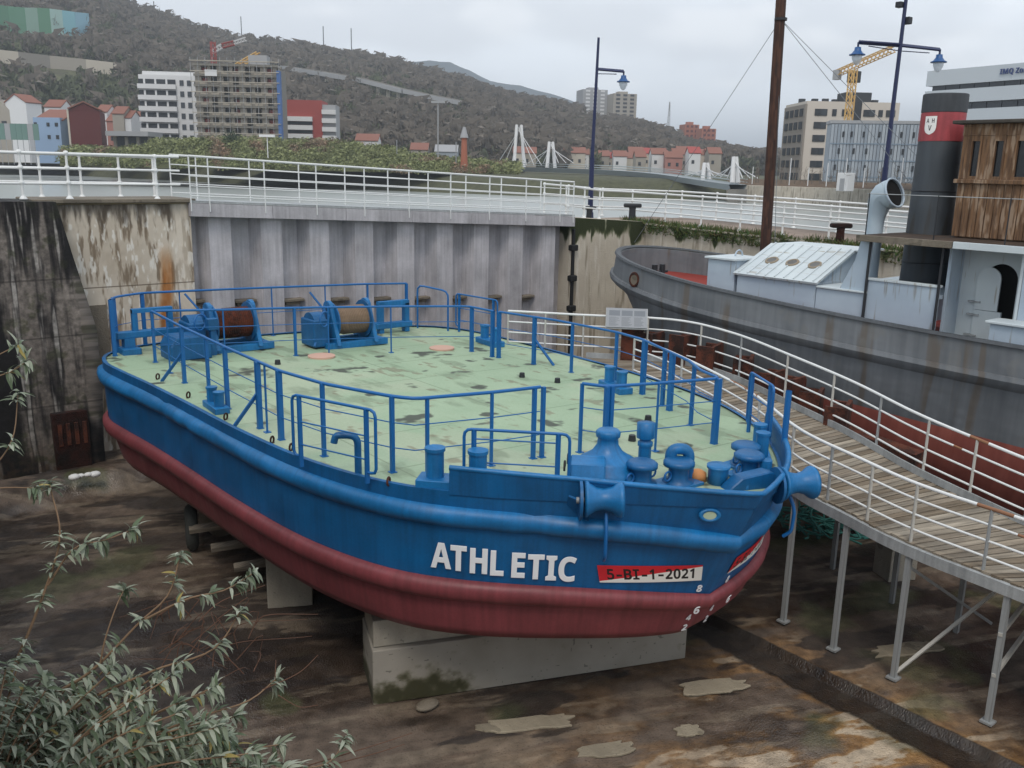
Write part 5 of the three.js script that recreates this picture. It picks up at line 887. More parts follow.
{ // red block with white balcony bands
  const d = 280, w = spanW(284, 336, d), top = topY(300, 101, d), b = grp('apartment_block', 'red apartment block with white balcony bands beside the scaffolded block', 'building', site(310, d), FACE + .05), H = top - 6;
  block(B.red, b, 'wall', -w * .12, H / 2, -6, w * .76, H, 12); block(B.grey, b, 'tower', w * .38, H / 2 - .6, -5, w * .26, H - 1.2, 9);
  for (let f = 0; f < 6; f++) { const y = H - 5.6 - f * 2.55; block(B.white, b, 'balcony_band', -w * .2, y, .7, w * .56, 1.35, 1.5); block(B.dark, b, 'window_band', -w * .2, y - 1.25, .1, w * .54, 1.0, .3); block(B.white, b, 'balcony_band', w * .39, y + 2.2, .3, w * .26, 1.35, 1.4); }
}
{ // maroon gable house, its pale side and the sky-blue house
  const d = 236, top = topY(90, 104, d), w = spanW(75, 103, d), b = grp('warehouse', 'maroon-clad gabled warehouse with a pale stone side on the far bank', 'building', site(89, d), FACE + .35), H = topY(89, 111, d) - 6;
  block(B.brown, b, 'wall', 0, H / 2, -9, w, H, 18); gable(B.brown, b, 'gable', w, H, top - 6 - H, 18.2, 0).position.z = -9; for (const s of [-1, 1]) { const m = block(B.roof, b, 'roof', s * w * .26, H + (top - 6 - H) * .55 + .2, -9, w * .58, .3, 19); m.rotation.z = -s * Math.atan2(top - 6 - H, w / 2); }
  block(B.cream, b, 'side_wall', -w / 2 - .2, H / 2, -9, .5, H, 18); for (let f = 0; f < 4; f++) for (let k = 0; k < 3; k++) block(B.dark, b, 'window', -w / 2 - .45, H - 2 - f * 2.6, -3 - k * 5, .15, 1.4, 1.1);
  const w2 = spanW(38, 66, d), H2 = topY(50, 117, d) - 6, e = grp('house', 'sky-blue house with a red roof left of the maroon warehouse', 'building', site(51, d + 6), FACE - .05); block(B.sky, e, 'wall', 0, H2 / 2, -6, w2, H2, 12); for (let k = 0; k < 2; k++) for (const x of [-.42, .05, .36]) block(B.dark, e, 'window', w2 * x, H2 - 1.8 - k * 3.2, .05, .8, 1, .15); const r = block(B.roof, e, 'roof', 0, H2 + .9, -5, w2 + .8, .3, 9); r.rotation.x = .35;
}
{ // more houses on the left bank
  const house = (px, py, d, wpx, wall, roof, label, group, base = 6, tr = 0) => { const w = spanW(0, wpx, d), H = Math.max(2.5, topY(px, py, d) - base), b = grp('house', label, 'house', site(px, d, base), FACE + tr, group); block(wall, b, 'wall', 0, H / 2, -4, w, H, 8); const gm = gable(wall, b, 'gable', 8, H, 2.2, w, 0, 'x'); gm.position.z = -4; for (const s of [-1, 1]) { const m = block(roof, b, 'roof', 0, H + 1.15, -4 + s * 2.1, w + .5, .25, 4.9); m.rotation.x = s * .5; } for (let k = 0; k < Math.max(1, Math.floor(w / 3)); k++) block(B.dark, b, 'window', -w / 2 + 1.5 + k * 3, H * .6, .05, 1, 1.3, .15); return b; };
  house(40, 104, 262, 18, B.white, B.roof, 'white gabled house with red roof behind the sky-blue house', null, 6, 1.2);
  house(58, 108, 275, 16, B.white, B.roof, 'white house with a wide red roof behind the maroon warehouse', null);
  const R = rng(51), nth = i => ['first', 'second', 'third', 'fourth', 'fifth', 'sixth', 'seventh', 'eighth', 'ninth', 'tenth', 'eleventh', 'twelfth', 'thirteenth', 'fourteenth', 'fifteenth', 'sixteenth', 'seventeenth', 'eighteenth', 'nineteenth', 'twentieth'][i]; for (let i = 0; i < 9; i++) house(106 + i * 4.9 + R() * 2, 112 + R() * 9 + i * .6, 268 + R() * 40, 10 + R() * 5, [B.white, B.cream, B.pink, B.beige][i % 4], B.roof, `${['white', 'cream', 'pink', 'grey'][i % 4]} house, ${nth(i)} rightwards from the maroon warehouse`, 'red-roofed houses left of the white apartment block');
  for (let i = 0; i < 34; i++) { const px = 470 + i * 7.4 + R() * 4; house(px, 153 + R() * 7 - i * .03, 330 + R() * 60, 9 + R() * 9, [B.white, B.cream, B.pink, B.beige, B.cream][i % 5], R() < .75 ? B.roof : B.red, i < 17 ? `small house under the hill, ${nth(i)} from the brick chimney along the river` : `small house under the hill, ${nth(33 - i)} from the right end of the riverside row`, 'red-roofed houses behind the footbridge'); }
  house(419, 150, 300, 17, B.beige, B.roof, 'cream house on the green bank left of the brick chimney', null); house(367, 141, 300, 22, B.white, B.roof, 'white villa half hidden by the green bank', null); house(446, 152, 300, 22, B.steelBlue, B.grey, 'grey-roofed house beside the tall light mast', null);
  { const d = 262, b = grp('chapel', 'pale stone building with a pointed gable at the far left', 'building', site(4, d), FACE), w = spanW(-8, 18, d), H = topY(4, 112, d) - 6; block(B.beige, b, 'wall', 0, H / 2, -6, w, H, 12); gable(B.beige, b, 'gable', w, H, 3.4, 12, 0).position.z = -6; block(B.dark, b, 'door', w * .2, H * .72, .05, 1.4, 2.6, .2); block(B.beige, b, 'turret', -w * .1, H + 3.6, -1, 2, 3.5, 2); }
  { const d = 232, b = grp('hoarding', 'long green site hoarding at the far left of the bank', 'fence', site(18, d), FACE); for (let k = 0; k < 9; k++) block(k % 4 === 3 ? B.grey : B.green, b, 'panel', -6 + k * 1.45, topY(18, 132, d) - 6, 0, 1.4, 4, .15); for (let k = 0; k < 9; k++) block(B.grey, b, 'post', -6.7 + k * 1.45, (topY(18, 132, d) - 6) / 2, -.1, .12, topY(18, 132, d) - 5, .12); }
  { const d = 240, b = grp('shed', 'low grey-roofed open shed between the warehouse and the white block', 'shed', site(135, d), FACE - .1), w = spanW(112, 152, d), H = topY(135, 137, d) - 6; block(B.dark, b, 'opening', 0, H / 2, -2, w, H, 4); block(B.grey, b, 'roof', 0, H + .7, -1, w + 1, 1.2, 8); for (const x of [-.45, -.15, .15, .45]) block(B.beige, b, 'pillar', w * x, H / 2, .2, .8, H, .5); }
}
{ // hilltop towers
  const tower = (L, R, t, b, wall, stripe, label, n = 9) => { const px = (L + R) / 2, [p, d] = onHill(px, b + 4), w = spanW(L, R, d), H = topY(px, t, d) - p.y, g = grp('tower_block', label, 'building', p, FACE + .2); block(wall, g, 'wall', 0, H / 2, -w / 2, w, H, w); for (let f = 0; f < n; f++) for (const x of [-.3, 0, .3]) block(stripe, g, 'window', w * x, H * (f + .6) / n, .05, w * .17, H / n * .5, .3); block(wall, g, 'roof_plant', 0, H + .9, -w / 2, w * .4, 1.8, w * .4); };
  tower(580, 605, 91, 112, B.grey, B.white, 'grey slab tower on the hill behind the single-armed lamp'); tower(610, 634, 95, 116, B.beige, B.dark, 'beige tower on the hill right of the single-armed lamp');
  tower(682, 697, 125, 141, B.orange, B.brown, 'left of the twin orange brick towers on the hill', 6); tower(699, 714, 129, 144, B.orange, B.brown, 'right of the twin orange brick towers on the hill', 6);
  { const [p, d] = onHill(648, 126), w = spanW(634, 664, d), g = grp('long_building', 'long low beige building on the crest right of the towers', 'building', p, FACE + .2); block(B.beige, g, 'wall', 0, 3, -4, w, 6, 8); block(B.roof, g, 'roof', 0, 6.3, -4, w + 1, .6, 9); for (let k = 0; k < 7; k++) block(B.dark, g, 'window', -w / 2 + 2 + k * (w - 4) / 6, 3.4, .05, 1.4, 1.8, .2); }
  // lattice mast on the ridge
  { const [p, d] = onHill(666, 122), g = thing('lattice_mast', 'thin lattice mast on the ridge between the tower blocks', 'mast', p), H = topY(666, 103, d) - p.y; for (const [a, b] of [[-1, -1], [1, -1], [1, 1], [-1, 1]]) rod('leg', V(p.x + a, p.y, p.z + b), V(p.x + a * .15, p.y + H, p.z + b * .15), .18, B.grey, g); for (let k = 1; k < 6; k++) rod('crossbar', V(p.x - (1 - k * .14), p.y + H * k / 6, p.z), V(p.x + (1 - k * .14), p.y + H * k / 6, p.z), .12, B.grey, g); }
  // poles standing on the ridge
  for (const [px, t, label] of [[165, 8, 'leftmost thin pole on the bare ridge'], [248, 22, 'thin pole on the ridge above the scaffolded block'], [327, 31, 'thin pole on the ridge, second from the right'], [354, 33, 'thin pole on the ridge, rightmost of the row']]) { const [p, d] = onHill(px, lerpList(RIDGE, px) + 8), g = thing('ridge_pole', label, 'pole', p); rod('shaft', p, V(p.x, topY(px, t, d), p.z), .35, B.dark, g); }
}
{ // painted hoarding high on the hill, terrace wall and the road viaduct
  const seg = (L, name, label, cat, fn) => { const P = L.map(([x, y]) => onHill(x, y)[0]), g = thing(name, label, cat, P[Math.floor(P.length / 2)].clone()); fn(P, g); };
  const upright = (a, b, y0, y1, th) => { const l = Math.hypot(b.x - a.x, b.z - a.z), q = new THREE.BoxGeometry(l, y1 - y0, th).translate(l / 2, (y0 + y1) / 2, 0), p = q.attributes.position; for (let i = 0; i < p.count; i++) p.setY(i, p.getY(i) + (b.y - a.y) * p.getX(i) / l); return boxUV(q.rotateY(Math.atan2(-(b.z - a.z), b.x - a.x)).translate(a.x, a.y, a.z)); };
  const pan = (P, g, name, y0, y1, cols, th) => { for (let i = 0; i + 1 < P.length; i++) part(name, upright(P[i], P[i + 1], y0, y1, th), cols[i % cols.length], g); };
  seg([[-30, 31], [-10, 31], [8, 32], [24, 33], [40, 34], [52, 34], [64, 35], [76, 36], [88, 37], [101, 38]], 'painted_hoarding', 'long green and pale blue painted hoarding high on the hill', 'hoarding', (P, g) => pan(P, g, 'panel', -2, 13, [C(0x5f8f72), C(0x6f9c80), C(0x5a8a6c), C(0x5f8f72), C(0x8fae9c), C(0x5d8d6f), C(0x9fbcb4), C(0x78a9b4), C(0x8bb6c6)], .8));
  seg([[-30, 62], [0, 63], [30, 66], [60, 69], [95, 73], [130, 76]], 'terrace_wall', 'tan retaining wall stepping along the hillside', 'wall', (P, g) => pan(P, g, 'wall_length', -3, 5.5, [B.beige, B.cream, B.conc], 1));
  seg([[284, 80], [305, 83], [325, 86], [345, 90], [365, 94], [385, 99], [405, 104], [430, 110], [462, 116]], 'road_viaduct', 'long grey road viaduct crossing the hillside above the red block', 'viaduct', (P, g) => { for (const p of P) p.y += 1; for (const p of P) p.y += 3; pan(P, g, 'deck', 1.2, 3.4, [B.grey], 6); pan(P, g, 'parapet', 3.2, 4, [B.conc], .5); for (let i = 1; i < P.length; i++) for (const t of [.2, .7]) { const p = P[i - 1].clone().lerp(P[i], t); part('pier', bar(V(p.x, p.y - 9, p.z), V(p.x, p.y + 1.4, p.z), 1.6, 1.2), B.cream, g); } });
}
{ // green bank with scrub in front of the blocks
  const rows = [[], [], [], []]; for (let px = 60; px <= 520; px += 10) { const d = 205 + vn(px * .03, 1, 551) * 8 + Math.max(0, (px - 330) * .05), h = lerpList([[60, 149], [130, 150], [160, 142], [210, 141], [260, 141], [330, 143], [380, 149], [430, 158], [520, 165]], px); rows[0].push(ground(px, d - 8, 5.7)); rows[1].push(at(px, h + 4 + vn(px * .1, 4, 553) * 3, d + 6)); rows[2].push(at(px, h + 2, d + 18)); rows[3].push(ground(px, d + 34, 6)); }
  struct('green_bank', grid(rows, p => [p.x, p.z]), std({ color: 0x5a5f3a, map: T.concrete, roughness: 1 }));
  const R = rng(61), r = rng(62), pos = []; for (let i = 0; i < 70; i++) { const a = r() * 6.28, h = r(), q = Math.sqrt(r()) * .55, c = [Math.cos(a) * q, h * .8, Math.sin(a) * q]; for (let k = 0; k < 3; k++) pos.push(c[0] + (r() - .5) * .26, c[1] + (r() - .4) * .3, c[2] + (r() - .5) * .26); }
  const g = new THREE.BufferGeometry(); g.setAttribute('position', new THREE.Float32BufferAttribute(pos, 3)); g.computeVertexNormals(); const im = new THREE.InstancedMesh(g, std({ color: 0xffffff, roughness: 1, side: THREE.DoubleSide }), 1500), o = new THREE.Object3D(), c = new THREE.Color();
  for (let i = 0; i < 1500; i++) { const px = 62 + R() * 455, k = clamp((px - 60) / 10, 0, rows[0].length - 1.01), j = Math.floor(k), f = k - j, t = R() * 1.9, rj = Math.floor(t), p = rows[rj][j].clone().lerp(rows[rj][j + 1], f).lerp(rows[rj + 1][j].clone().lerp(rows[rj + 1][j + 1], f), t - rj); const s = .8 + R() * 1.9; o.position.copy(p); o.position.y -= .2; o.rotation.y = R() * 6.28; o.scale.set(s * 1.3, s, s * 1.3); o.updateMatrix(); im.setMatrixAt(i, o.matrix); const q = R(), br = fbm(px * .05, t, 561, 3) > .66; im.setColorAt(i, br ? c.setRGB(.20 + q * .06, .17, .11) : c.setRGB(.15 + q * .10, .17 + q * .10, .07 + q * .05)); }
  im.name = 'bank_scrub'; im.userData = { kind: 'stuff', label: 'green scrub covering the bank in front of the apartment blocks', category: 'scrub' }; shade(im); scene.add(im);
  // one dark round tree before the scaffolded block
  const tp = at(232, 153, 212), tr = thing('evergreen_tree', 'dark rounded evergreen tree in front of the scaffolded block', 'tree', tp), cp = []; for (let i = 0; i < 1500; i++) { const a = r() * 6.28, u = r() * 2 - 1, q = Math.cbrt(r()) * (2.1 + .5 * Math.sin(a * 3 + u * 4)), s = Math.sqrt(1 - u * u), c = [tp.x + Math.cos(a) * s * q, tp.y + 3 + u * q * 1.05, tp.z + Math.sin(a) * s * q]; for (let k = 0; k < 3; k++) cp.push(c[0] + (r() - .5) * .4, c[1] + (r() - .5) * .4, c[2] + (r() - .5) * .4); }
  part('trunk', cyl(V(tp.x, tp.y - 1.5, tp.z), V(tp.x, tp.y + 3, tp.z), .25, .12), B.brown, tr); const cg = new THREE.BufferGeometry(); cg.setAttribute('position', new THREE.Float32BufferAttribute(cp, 3)); cg.computeVertexNormals(); part('crown', cg, std({ color: 0x2c3f26, roughness: 1, side: THREE.DoubleSide }), tr);
}
{ // masts, chimney, footbridge
  const pole = (px, t, b, d, r, m, label, head) => { const p = at(px, b, d), g = thing('light_mast', label, 'light mast', p), q = V(p.x, topY(px, t, d), p.z); rod('shaft', p, q, r, m, g); if (head) block(m, g, 'head', 0, q.y - p.y, 0, 3.2, .5, .8).rotation.y = FACE; };
  pole(438, 103, 160, 215, .16, B.grey, 'tall pale light mast left of the brick chimney', 1); pole(268, 136, 158, 190, .1, B.white, 'short white light mast on the green bank', 1); pole(456, 142, 165, 215, .12, B.grey, 'short pale pole immediately left of the brick chimney', 0); pole(397, 140, 160, 215, .1, B.grey, 'thin grey pole on the green bank', 0);
  { const p = at(464, 170, 210), g = thing('brick_chimney', 'slender red brick chimney with a grey cap on the far bank', 'chimney', p), H = topY(464, 138, 210) - p.y; part('shaft', cyl(p, V(p.x, p.y + H, p.z), .9, .6, 14), B.orange, g); part('cap', cyl(V(p.x, p.y + H, p.z), V(p.x, p.y + H + 2.4, p.z), 1.0, .3, 14), B.grey, g); }
  const fb = thing('footbridge', 'pale cable-stayed footbridge crossing the river behind the single-armed lamp', 'bridge', ground(620, 205, 1.6)), A = at(519, 168, 250), Bq = at(640, 173, 212), Cq = at(738, 186, 172);
  const curve = new THREE.CatmullRomCurve3([at(440, 168, 285), A, Bq, Cq]), dr = [[], [], [], [], []], up = V(0, 1, 0); for (let i = 0; i <= 40; i++) { const p = curve.getPoint(i / 40), t = curve.getTangent(i / 40), n = V(t.z, 0, -t.x).normalize(); [[-2, .25], [2, .25], [1.4, -.9], [-1.4, -.9], [-2, .25]].forEach(([a, y], k) => dr[k].push(p.clone().addScaledVector(n, a).addScaledVector(up, y))); }
  part('deck', toCreasedNormals(grid(dr, p => [p.x, p.y]), .5), C(0x8f979b), fb);
  for (const s of [-2, 2]) for (const h of [.7, 1.25]) { const pts = []; for (let i = 0; i <= 40; i++) { const p = curve.getPoint(i / 40), t = curve.getTangent(i / 40), n = V(t.z, 0, -t.x).normalize(); pts.push(p.addScaledVector(n, s).add(V(0, h, 0))); } part('parapet_rail', tubeAlong(pts, .07, 5), C(0x9aa3a4), fb); }
  part('pier', bar(V(Cq.x, .5, Cq.z), V(Cq.x, Cq.y - .6, Cq.z), 3, 2.2), B.conc, fb); part('pier', bar(V(A.x, .5, A.z), V(A.x, A.y - .6, A.z), 2.5, 2), B.conc, fb);
  const pylon = (px, t, d, spread, deckPx, n) => { const top = at(px, t, d), f = at(px, deckPx, d); for (const s of [-1, 1]) { const q = V(f.x + s * spread, f.y, f.z + s * spread * .3); part('pylon_leg', cyl(q, V(top.x + s * spread * .55, top.y, top.z), .5, .4, 8), B.white, fb); } for (const s of [-1, 1]) for (let k = 1; k <= n; k++) { const q = at(px + s * k * (7.5), deckPx - 5, d + s * -k * 3); part('stay', cyl(top.clone().add(V(0, -k * .5, 0)), q, .11, .11, 4), B.white, fb); } };
  pylon(519, 125, 250, 1.5, 170, 3); pylon(551, 142, 238, 1.1, 168, 3); pylon(706, 163, 186, .8, 181, 3); pylon(735, 157, 172, .6, 183, 3);
}
{ // right-hand bank: flats, grey office, banded clinic
  const d = 190, b = grp('apartment_block', 'cream apartment block with rows of dark windows behind the yellow crane', 'building', site(801, d), FACE + .02), W2 = 19.5, H = topY(802, 102, d) - 6, n = 9;
  block(C(0xc6bdb2), b, 'wall', W2 / 2, H / 2, -7, W2, H, 14); block(C(0x8a8279), b, 'side_wall', -.05, H / 2 - .3, -7, .4, H - .6, 14.1); block(B.dark, b, 'stair_slot', 10.6, H / 2, .05, 1.8, H, .3); block(B.dark, b, 'roof_plant', 12, H + 1.1, -6, 5.5, 2.2, 5);
  for (const [x, s] of [[4, .8], [6, .6], [8.5, .9], [17, .8], [1.5, 1]]) block(B.dark, b, 'roof_vent', x, H + .5, -4 - s * 4, 1.2, 1, 1);
  for (let f = 0; f < n; f++) { const y = H - 2.2 - f * 2.62; for (const [x, w] of [[3.1, 2.6], [5.9, .9], [8.7, 2.4], [13.2, 2.4], [15.6, .9], [17.7, 1.9]]) { const fr = block(B.dark, b, 'window', x, y, .06, w, 1.35, .2); block(B.pane, b, 'pane', x + w * .22, y, .12, w * .4, 1.2, .15); } for (const z of [-2, -5.2, -8.4, -11.6]) block(B.dark, b, 'balcony', -.3, y, z, .3, 1.5, 1.9); }
  const d2 = 150, of = grp('office_block', 'blue-grey metal-clad office block right of the yellow crane', 'building', site(905, d2), FACE - .2), w2 = spanW(836, 985, d2), H2 = topY(895, 124, d2) - 6; block(B.steelBlue, of, 'wall', 0, H2 / 2, -2.5, w2, H2, 5); block(B.grey, of, 'coping', 0, H2 + .2, -2.5, w2 + .4, .5, 5.4); const R = rng(71); for (let k = 0; k < 46; k++) block([C(0x9ca4ab), B.steelBlue, C(0x8b949d), C(0xa3aab0)][k % 4], of, 'cladding_strip', -w2 / 2 + .3 + k * w2 / 46, H2 / 2, .1 + R() * .12, .42, H2 - .4, .15); for (let f = 0; f < 3; f++) for (let k = 0; k < 12; k++) if (R() < .6) block(B.dark, of, 'window', -w2 / 2 + 1.2 + k * 1.95 + R(), H2 - 1.8 - f * 2.7, .3, .35, .9, .12); for (let f = 1; f < 4; f++) block(C(0x7d8b99), of, 'string_course', 0, H2 - f * 2.7 - .6, .28, w2, .18, .12);
  // clinic with ribbon windows: its long front comes towards the viewer on the right
  const d3 = 120, p3 = at(921, 150, d3), cl = grp('clinic_building', 'large pale banded building with dark ribbon windows and roof lettering', 'building', V(p3.x, 6, p3.z), FACE - 1.05), H3 = topY(921, 75, d3) - 6, L = 44; B.panel = std({ color: 0xb6bcc1, roughness: .55 });
  block(C(0x4a525a), cl, 'core', L / 2 + 1, H3 / 2, -10, L, H3 - .5, 17);
  for (let f = 0; f < 7; f++) { const y = H3 - .55 - f * 2.5; block(B.panel, cl, 'panel_band', L / 2, y - (f ? 0 : .1), -10, L + 1.2, f ? 1.65 : 1.9, 19.6); for (let k = 0; k < 22; k++) block(B.pane, cl, 'window', 1.2 + k * 2, y - 1.3, -.75, 1.9, .8, .6); }
  const tg = new TextGeometry('IMQ Zorrotzaurre', { font, size: .62, depth: .1, curveSegments: 3, bevelEnabled: false }); const tm = shade(new THREE.Mesh(tg, C(0x3c4a74))); tm.name = 'roof_lettering'; tm.position.set(9.6, H3 - .85, -.12); cl.add(tm);
  // row of lamp poles and saplings on the far quay
  for (let k = 0; k < 9; k++) { const px = 752 + k * 18.5, p = at(px, 184 + k * .6, 150 - k * 3), g = thing('quay_pole', `thin pale pole on the far quay, ${['first', 'second', 'third', 'fourth', 'fifth', 'sixth', 'seventh', 'eighth', 'ninth'][k]} to the right of the mast`, 'pole', p, 'thin poles on the far quay'); rod('shaft', p, V(p.x, p.y + 2.8 + (k % 3) * .7, p.z), .07, B.white, g); }
  { const sp = []; const r = rng(81); for (let k = 0; k < 60; k++) { const p = ground(745 + r() * 165, 143 + r() * 9, 5.6); sp.push(cyl(p, V(p.x + (r() - .5) * .6, p.y + 1.6 + r() * 2, p.z), .06, .02, 4)); for (let j = 0; j < 4; j++) { const q = V(p.x, p.y + .8 + r() * 1.4, p.z); sp.push(cyl(q, V(q.x + (r() - .5) * 1.5, q.y + r() * 1.1, q.z + (r() - .5) * 1.5), .03, .015, 3)); } } const m = struct('bare_saplings', merge(sp), C(0x6a5f55), 'stuff'); m.userData.label = 'bare saplings and reeds along the far quay'; m.userData.category = 'saplings'; }
  { const p = at(845, 188, 146), g = thing('site_cabin', 'small white site cabin at the foot of the yellow crane', 'cabin', p); part('body', box(p.x - 1, p.x + 1, p.y - .5, p.y + 2.4, p.z - 1, p.z + 1, .1), B.white, g); part('door', box(p.x - 1.05, p.x - .99, p.y - .4, p.y + 1.5, p.z - .4, p.z + .4), B.grey, g); }
}
function craneLattice(g, a, b, w, m, n) { // four chords with lacing between a and b
  const t = b.clone().sub(a).normalize(), s = Math.abs(t.y) > .9 ? V(1, 0, 0) : V(0, 1, 0), u = new THREE.Vector3().crossVectors(t, s).normalize(), v = new THREE.Vector3().crossVectors(t, u), cs = [[1, 1], [1, -1], [-1, -1], [-1, 1]].map(([i, j]) => u.clone().multiplyScalar(i * w).addScaledVector(v, j * w)), gs = [];
  for (const c of cs) gs.push(bar(a.clone().add(c), b.clone().add(c), w * .34)); for (let k = 0; k < n; k++) for (let c = 0; c < 4; c++) gs.push(bar(a.clone().lerp(b, k / n).add(cs[c]), a.clone().lerp(b, (k + 1) / n).add(cs[(c + 1) % 4]), w * .2)); return merge(gs);
}
{
  const d = 165, foot = at(842, 182, d), top = V(foot.x, topY(848, 72, d), foot.z), g = thing('tower_crane', 'yellow tower crane standing before the cream apartment block', 'crane', foot); foot.y -= 2;
  part('tower', craneLattice(g, foot, top, .5, B.yellow, 20), B.yellow, g); const j0 = at(838, 73, d), j1 = at(893, 49, d - 12); part('jib', craneLattice(g, j0, j1, .48, B.yellow, 14), B.yellow, g); part('counterweight', box(j0.x - .7, j0.x + .3, j0.y - 1.2, j0.y + .5, j0.z - .6, j0.z + .6), B.grey, g); const cb = at(854, 77, d); part('cab', box(cb.x - .9, cb.x + .9, cb.y - 1, cb.y + 1, cb.z - .9, cb.z + .9, .1), B.dark, g);
  const d2 = 285, f2 = at(217, 120, d2), t2 = at(216, 44, d2), h = thing('tower_crane', 'red and white tower crane behind the scaffolded block', 'crane', f2); part('tower', craneLattice(h, f2, V(f2.x, t2.y, f2.z), .6, B.red, 16), B.red, h); const a = at(212, 52, d2), b1 = at(222, 46, d2), b2 = at(234, 43, d2), e = at(246, 39, d2); part('jib', craneLattice(h, a, b1, .6, B.white, 4), B.white, h); part('jib', craneLattice(h, b1, b2, .6, B.red, 4), B.red, h); part('jib', craneLattice(h, b2, e, .5, B.white, 4), B.white, h);
  const k = thing('luffing_crane', 'small orange crane jib above the roof of the scaffolded block', 'crane', at(246, 72, 262)); part('mast', cyl(at(246, 78, 262), at(240, 64, 262), .5, .5, 6), B.yellow, k); part('jib', craneLattice(k, at(238, 67, 262), at(259, 55, 258), .8, B.yellow, 5), B.yellow, k);
}

// ================================================================ FOREGROUND SHRUB
{
  const root = V(-8.72, 3.7, 1.4), sh = thing('silver_leaved_shrub', 'silvery green shrub with drooping narrow leaves in the near left corner', 'shrub', root.clone());
  const R = rng(91), leafG = (() => { // lanceolate leaf, folded and drooping: length 1 along +x
    const rows = []; for (let i = 0; i <= 5; i++) { const t = i / 5, w = .15 * Math.sin(Math.PI * Math.min(1, t * .92 + .06)) ** .8 * (1 - t * .25), y = -.6 * t * t; rows.push([V(t, y + w * .35, -w), V(t, y, 0), V(t, y + w * .35, w)]); } const g = grid(rows, (p, i, j) => [j / 5, i / 2]); return g; })();
  const leafM = [[.20, .24, .165], [.26, .30, .22], [.10, .14, .075], [.36, .39, .30], [.34, .27, .08]].map(c => { const m = new THREE.MeshPhysicalMaterial({ roughness: .85, side: THREE.DoubleSide, transmission: .25, thickness: 0 }); m.color.setRGB(...c); return m; });
  const bark = std({ color: 0x7d6650, roughness: .95 }), dry = std({ color: 0x5f4436, roughness: 1 }), leaves = [], twigs = [];
  const addLeaf = (p, dir, len) => { leaves.push({ p, dir, len, m: R() < .02 ? 4 : Math.floor(R() * 4) }); };
  const whorl = (p, axis, n, len) => { const u = new THREE.Vector3().crossVectors(axis, V(.3, .2, 1)).normalize(), v = new THREE.Vector3().crossVectors(axis, u); const ph = R() * 6.28; for (let k = 0; k < n; k++) { const a = ph + k * 2.4, d = axis.clone().multiplyScalar(.25 + R() * .7).addScaledVector(u, Math.cos(a)).addScaledVector(v, Math.sin(a)); d.y -= .15 + R() * .35; addLeaf(p.clone().addScaledVector(axis, (R() - .6) * .07), d.normalize(), len * (.65 + R() * .6)); } };
  const branch = (pts, r0, r1, dense = 1, mat = bark) => {
    const c = new THREE.CatmullRomCurve3(pts, false, 'centripetal'), L = c.getLength(), n = Math.max(10, Math.ceil(L / .06)), rows = [];
    const fr = c.computeFrenetFrames(n); for (let i = 0; i <= n; i++) { const p = c.getPointAt(i / n), r = mix(r0, r1, i / n), row = []; for (let k = 0; k <= 6; k++) { const a = k / 6 * 6.2832; row.push(p.clone().addScaledVector(fr.normals[i], Math.cos(a) * r).addScaledVector(fr.binormals[i], Math.sin(a) * r)); } rows.push(row); }
    twigs.push([boxKeep(grid(rows, p => [p.x, p.y])), mat, r0]);
    if (dense) for (let s = L; s > L * .25; s -= (.09 + R() * .14) / dense) { const t = s / L; whorl(c.getPointAt(t), c.getTangentAt(Math.min(.99, t)), s > L - .05 ? 20 : 10 + Math.floor(R() * 9), .078); }
  };
  const S = (x, y, d) => at(x, y, d);
  const from = (tip, mid, d, dense = 1, r = .012) => { const T = S(tip[0], tip[1], d), Mi = mid ? S(mid[0], mid[1], d * .98) : root.clone().lerp(T, .55).add(V(0, -.1, 0)); branch([root.clone().add(V((R() - .5) * .2, (R() - .5) * .2, (R() - .5) * .3)), root.clone().lerp(Mi, .5).add(V(0, -.08 + R() * .1, 0)), Mi, T], r, .004, dense); };
  // the long outlying branches seen in front of the dock floor
  branch([root, S(-20, 730, 5.2), S(12, 670, 5.25), S(45, 590, 5.3), S(60, 535, 5.3), S(50, 486, 5.35)], .016, .004, .62);
  branch([S(48, 585, 5.3), S(75, 548, 5.25), S(105, 540, 5.2), S(132, 530, 5.2)], .007, .003, .95);
  branch([root, S(20, 720, 5), S(90, 672, 5.1), S(140, 622, 5.15), S(168, 595, 5.2), S(180, 556, 5.25)], .015, .004, .8);
  branch([S(140, 622, 5.15), S(190, 598, 5.1), S(225, 590, 5.15), S(252, 574, 5.2)], .008, .003, 1.1);
  branch([S(100, 665, 5.1), S(105, 640, 5.1), S(118, 602, 5.15), S(124, 590, 5.2)], .006, .003, .3);
  branch([root, S(60, 720, 4.9), S(150, 672, 5), S(215, 648, 5.1), S(240, 612, 5.15)], .012, .004, .9);
  branch([root, S(80, 770, 4.8), S(190, 720, 4.9), S(250, 700, 5), S(275, 680, 5.1)], .012, .004, .6);
  branch([S(120, 790, 4.8), S(250, 770, 4.8), S(330, 762, 4.9), S(345, 738, 4.95)], .008, .003, 1.0);
  branch([S(300, 768, 4.9), S(385, 742, 5), S(412, 733, 5.05)], .004, .002, 0, dry); branch([S(320, 768, 4.9), S(380, 752, 5), S(405, 744, 5.05)], .004, .002, 0, dry);
  branch([S(262, 690, 5.05), S(300, 672, 5.1), S(318, 655, 5.15)], .004, .002, 0, dry); branch([S(275, 680, 5.05), S(276, 660, 5.1)], .003, .002, 0, dry); branch([S(278, 695, 5.05), S(300, 707, 5.05), S(318, 705, 5.1)], .003, .002, 0, dry);
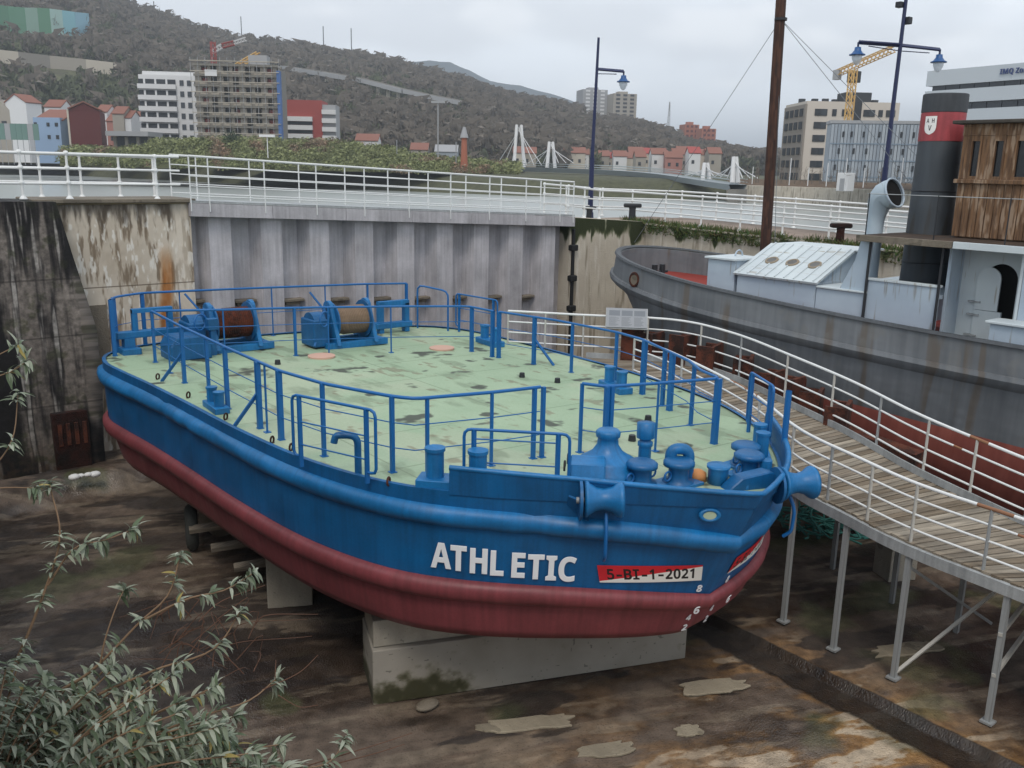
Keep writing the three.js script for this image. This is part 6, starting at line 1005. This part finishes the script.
  // left edge, reaching in from outside the picture
  branch([S(-90, 420, 5.4), S(-30, 385, 5.4), S(10, 372, 5.4), S(26, 362, 5.4)], .008, .003, 1.1); branch([S(-60, 400, 5.4), S(-10, 360, 5.4), S(16, 346, 5.4)], .006, .003, 1); branch([S(-60, 500, 5.4), S(-10, 470, 5.4), S(12, 440, 5.4), S(18, 395, 5.4)], .007, .003, .35); branch([S(-60, 500, 5.3), S(0, 488, 5.3), S(35, 488, 5.3)], .006, .003, .15);
  // crowded lower mass
  for (let i = 0; i < 92; i++) { const x = -20 + R() ** 1.15 * 300, lim = lerpList([[-20, 655], [40, 648], [100, 665], [170, 655], [220, 680], [290, 735]], x), y = lim + R() * (800 - lim); from([x, y], [x * .6 - 10, mix(y, 790, .45)], 4.6 + R() * .8, 1.05, .009); }
  for (let i = 0; i < 30; i++) { const a = S(150 + R() * 110, 615 + R() * 70, 5.25 + R() * .3); branch([a, a.clone().add(V((R() - .3) * .3, .05 + R() * .12, (R() - .5) * .2)), a.clone().add(V((R() - .3) * .7, .02 + R() * .2 - .1, (R() - .5) * .4))], .0035, .0015, 0, dry); }
  for (const [i, m] of [[0, bark], [1, dry]]) { const all = twigs.filter(t => t[1] === m); all.sort((a, b) => b[2] - a[2]); for (const t of all.slice(0, 12)) part(i ? 'dry_stem' : 'branch', t[0], m, sh); if (all.length > 12) { const s = part(i ? 'dry_stems' : 'twigs', merge(all.slice(12).map(t => t[0])), m, sh); s.userData.kind = 'stuff'; } }
  // the leaves that show largest are pieces of their own, the rest one mass
  leaves.sort((a, b) => a.p.distanceTo(EYE) / a.len - b.p.distanceTo(EYE) / b.len);
  const q = new THREE.Quaternion(), b = new THREE.Matrix4();
  const pose = l => { const x = l.dir, up = V(R() - .5, 1.2, R() - .5), z = new THREE.Vector3().crossVectors(x, up).normalize(), y = new THREE.Vector3().crossVectors(z, x); b.makeBasis(x, y, z); q.setFromRotationMatrix(b); return q; };
  const seen = l => { const [x, y] = project(l.p); return x > -10 && x < 1030 && y > 0 && y < 778; }, big = leaves.filter(seen).slice(0, 290), bigSet = new Set(big), rest = leaves.filter(l => !bigSet.has(l));
  for (const l of big) { const m = shade(new THREE.Mesh(leafG, leafM[l.m])); m.name = 'leaf'; m.position.copy(l.p).sub(root); m.quaternion.copy(pose(l)); m.scale.set(l.len, l.len, l.len); sh.add(m); }
  const im = new THREE.InstancedMesh(leafG, (() => { const m = leafM[0].clone(); m.color.setRGB(1, 1, 1); return m; })(), rest.length), o = new THREE.Object3D(); rest.forEach((l, i) => { o.position.copy(l.p).sub(root); o.quaternion.copy(pose(l)); o.scale.setScalar(l.len); o.updateMatrix(); im.setMatrixAt(i, o.matrix); im.setColorAt(i, leafM[l.m].color); }); im.name = 'foliage'; im.userData.kind = 'stuff'; shade(im); sh.add(im);
}
renderer.render(scene, camera);
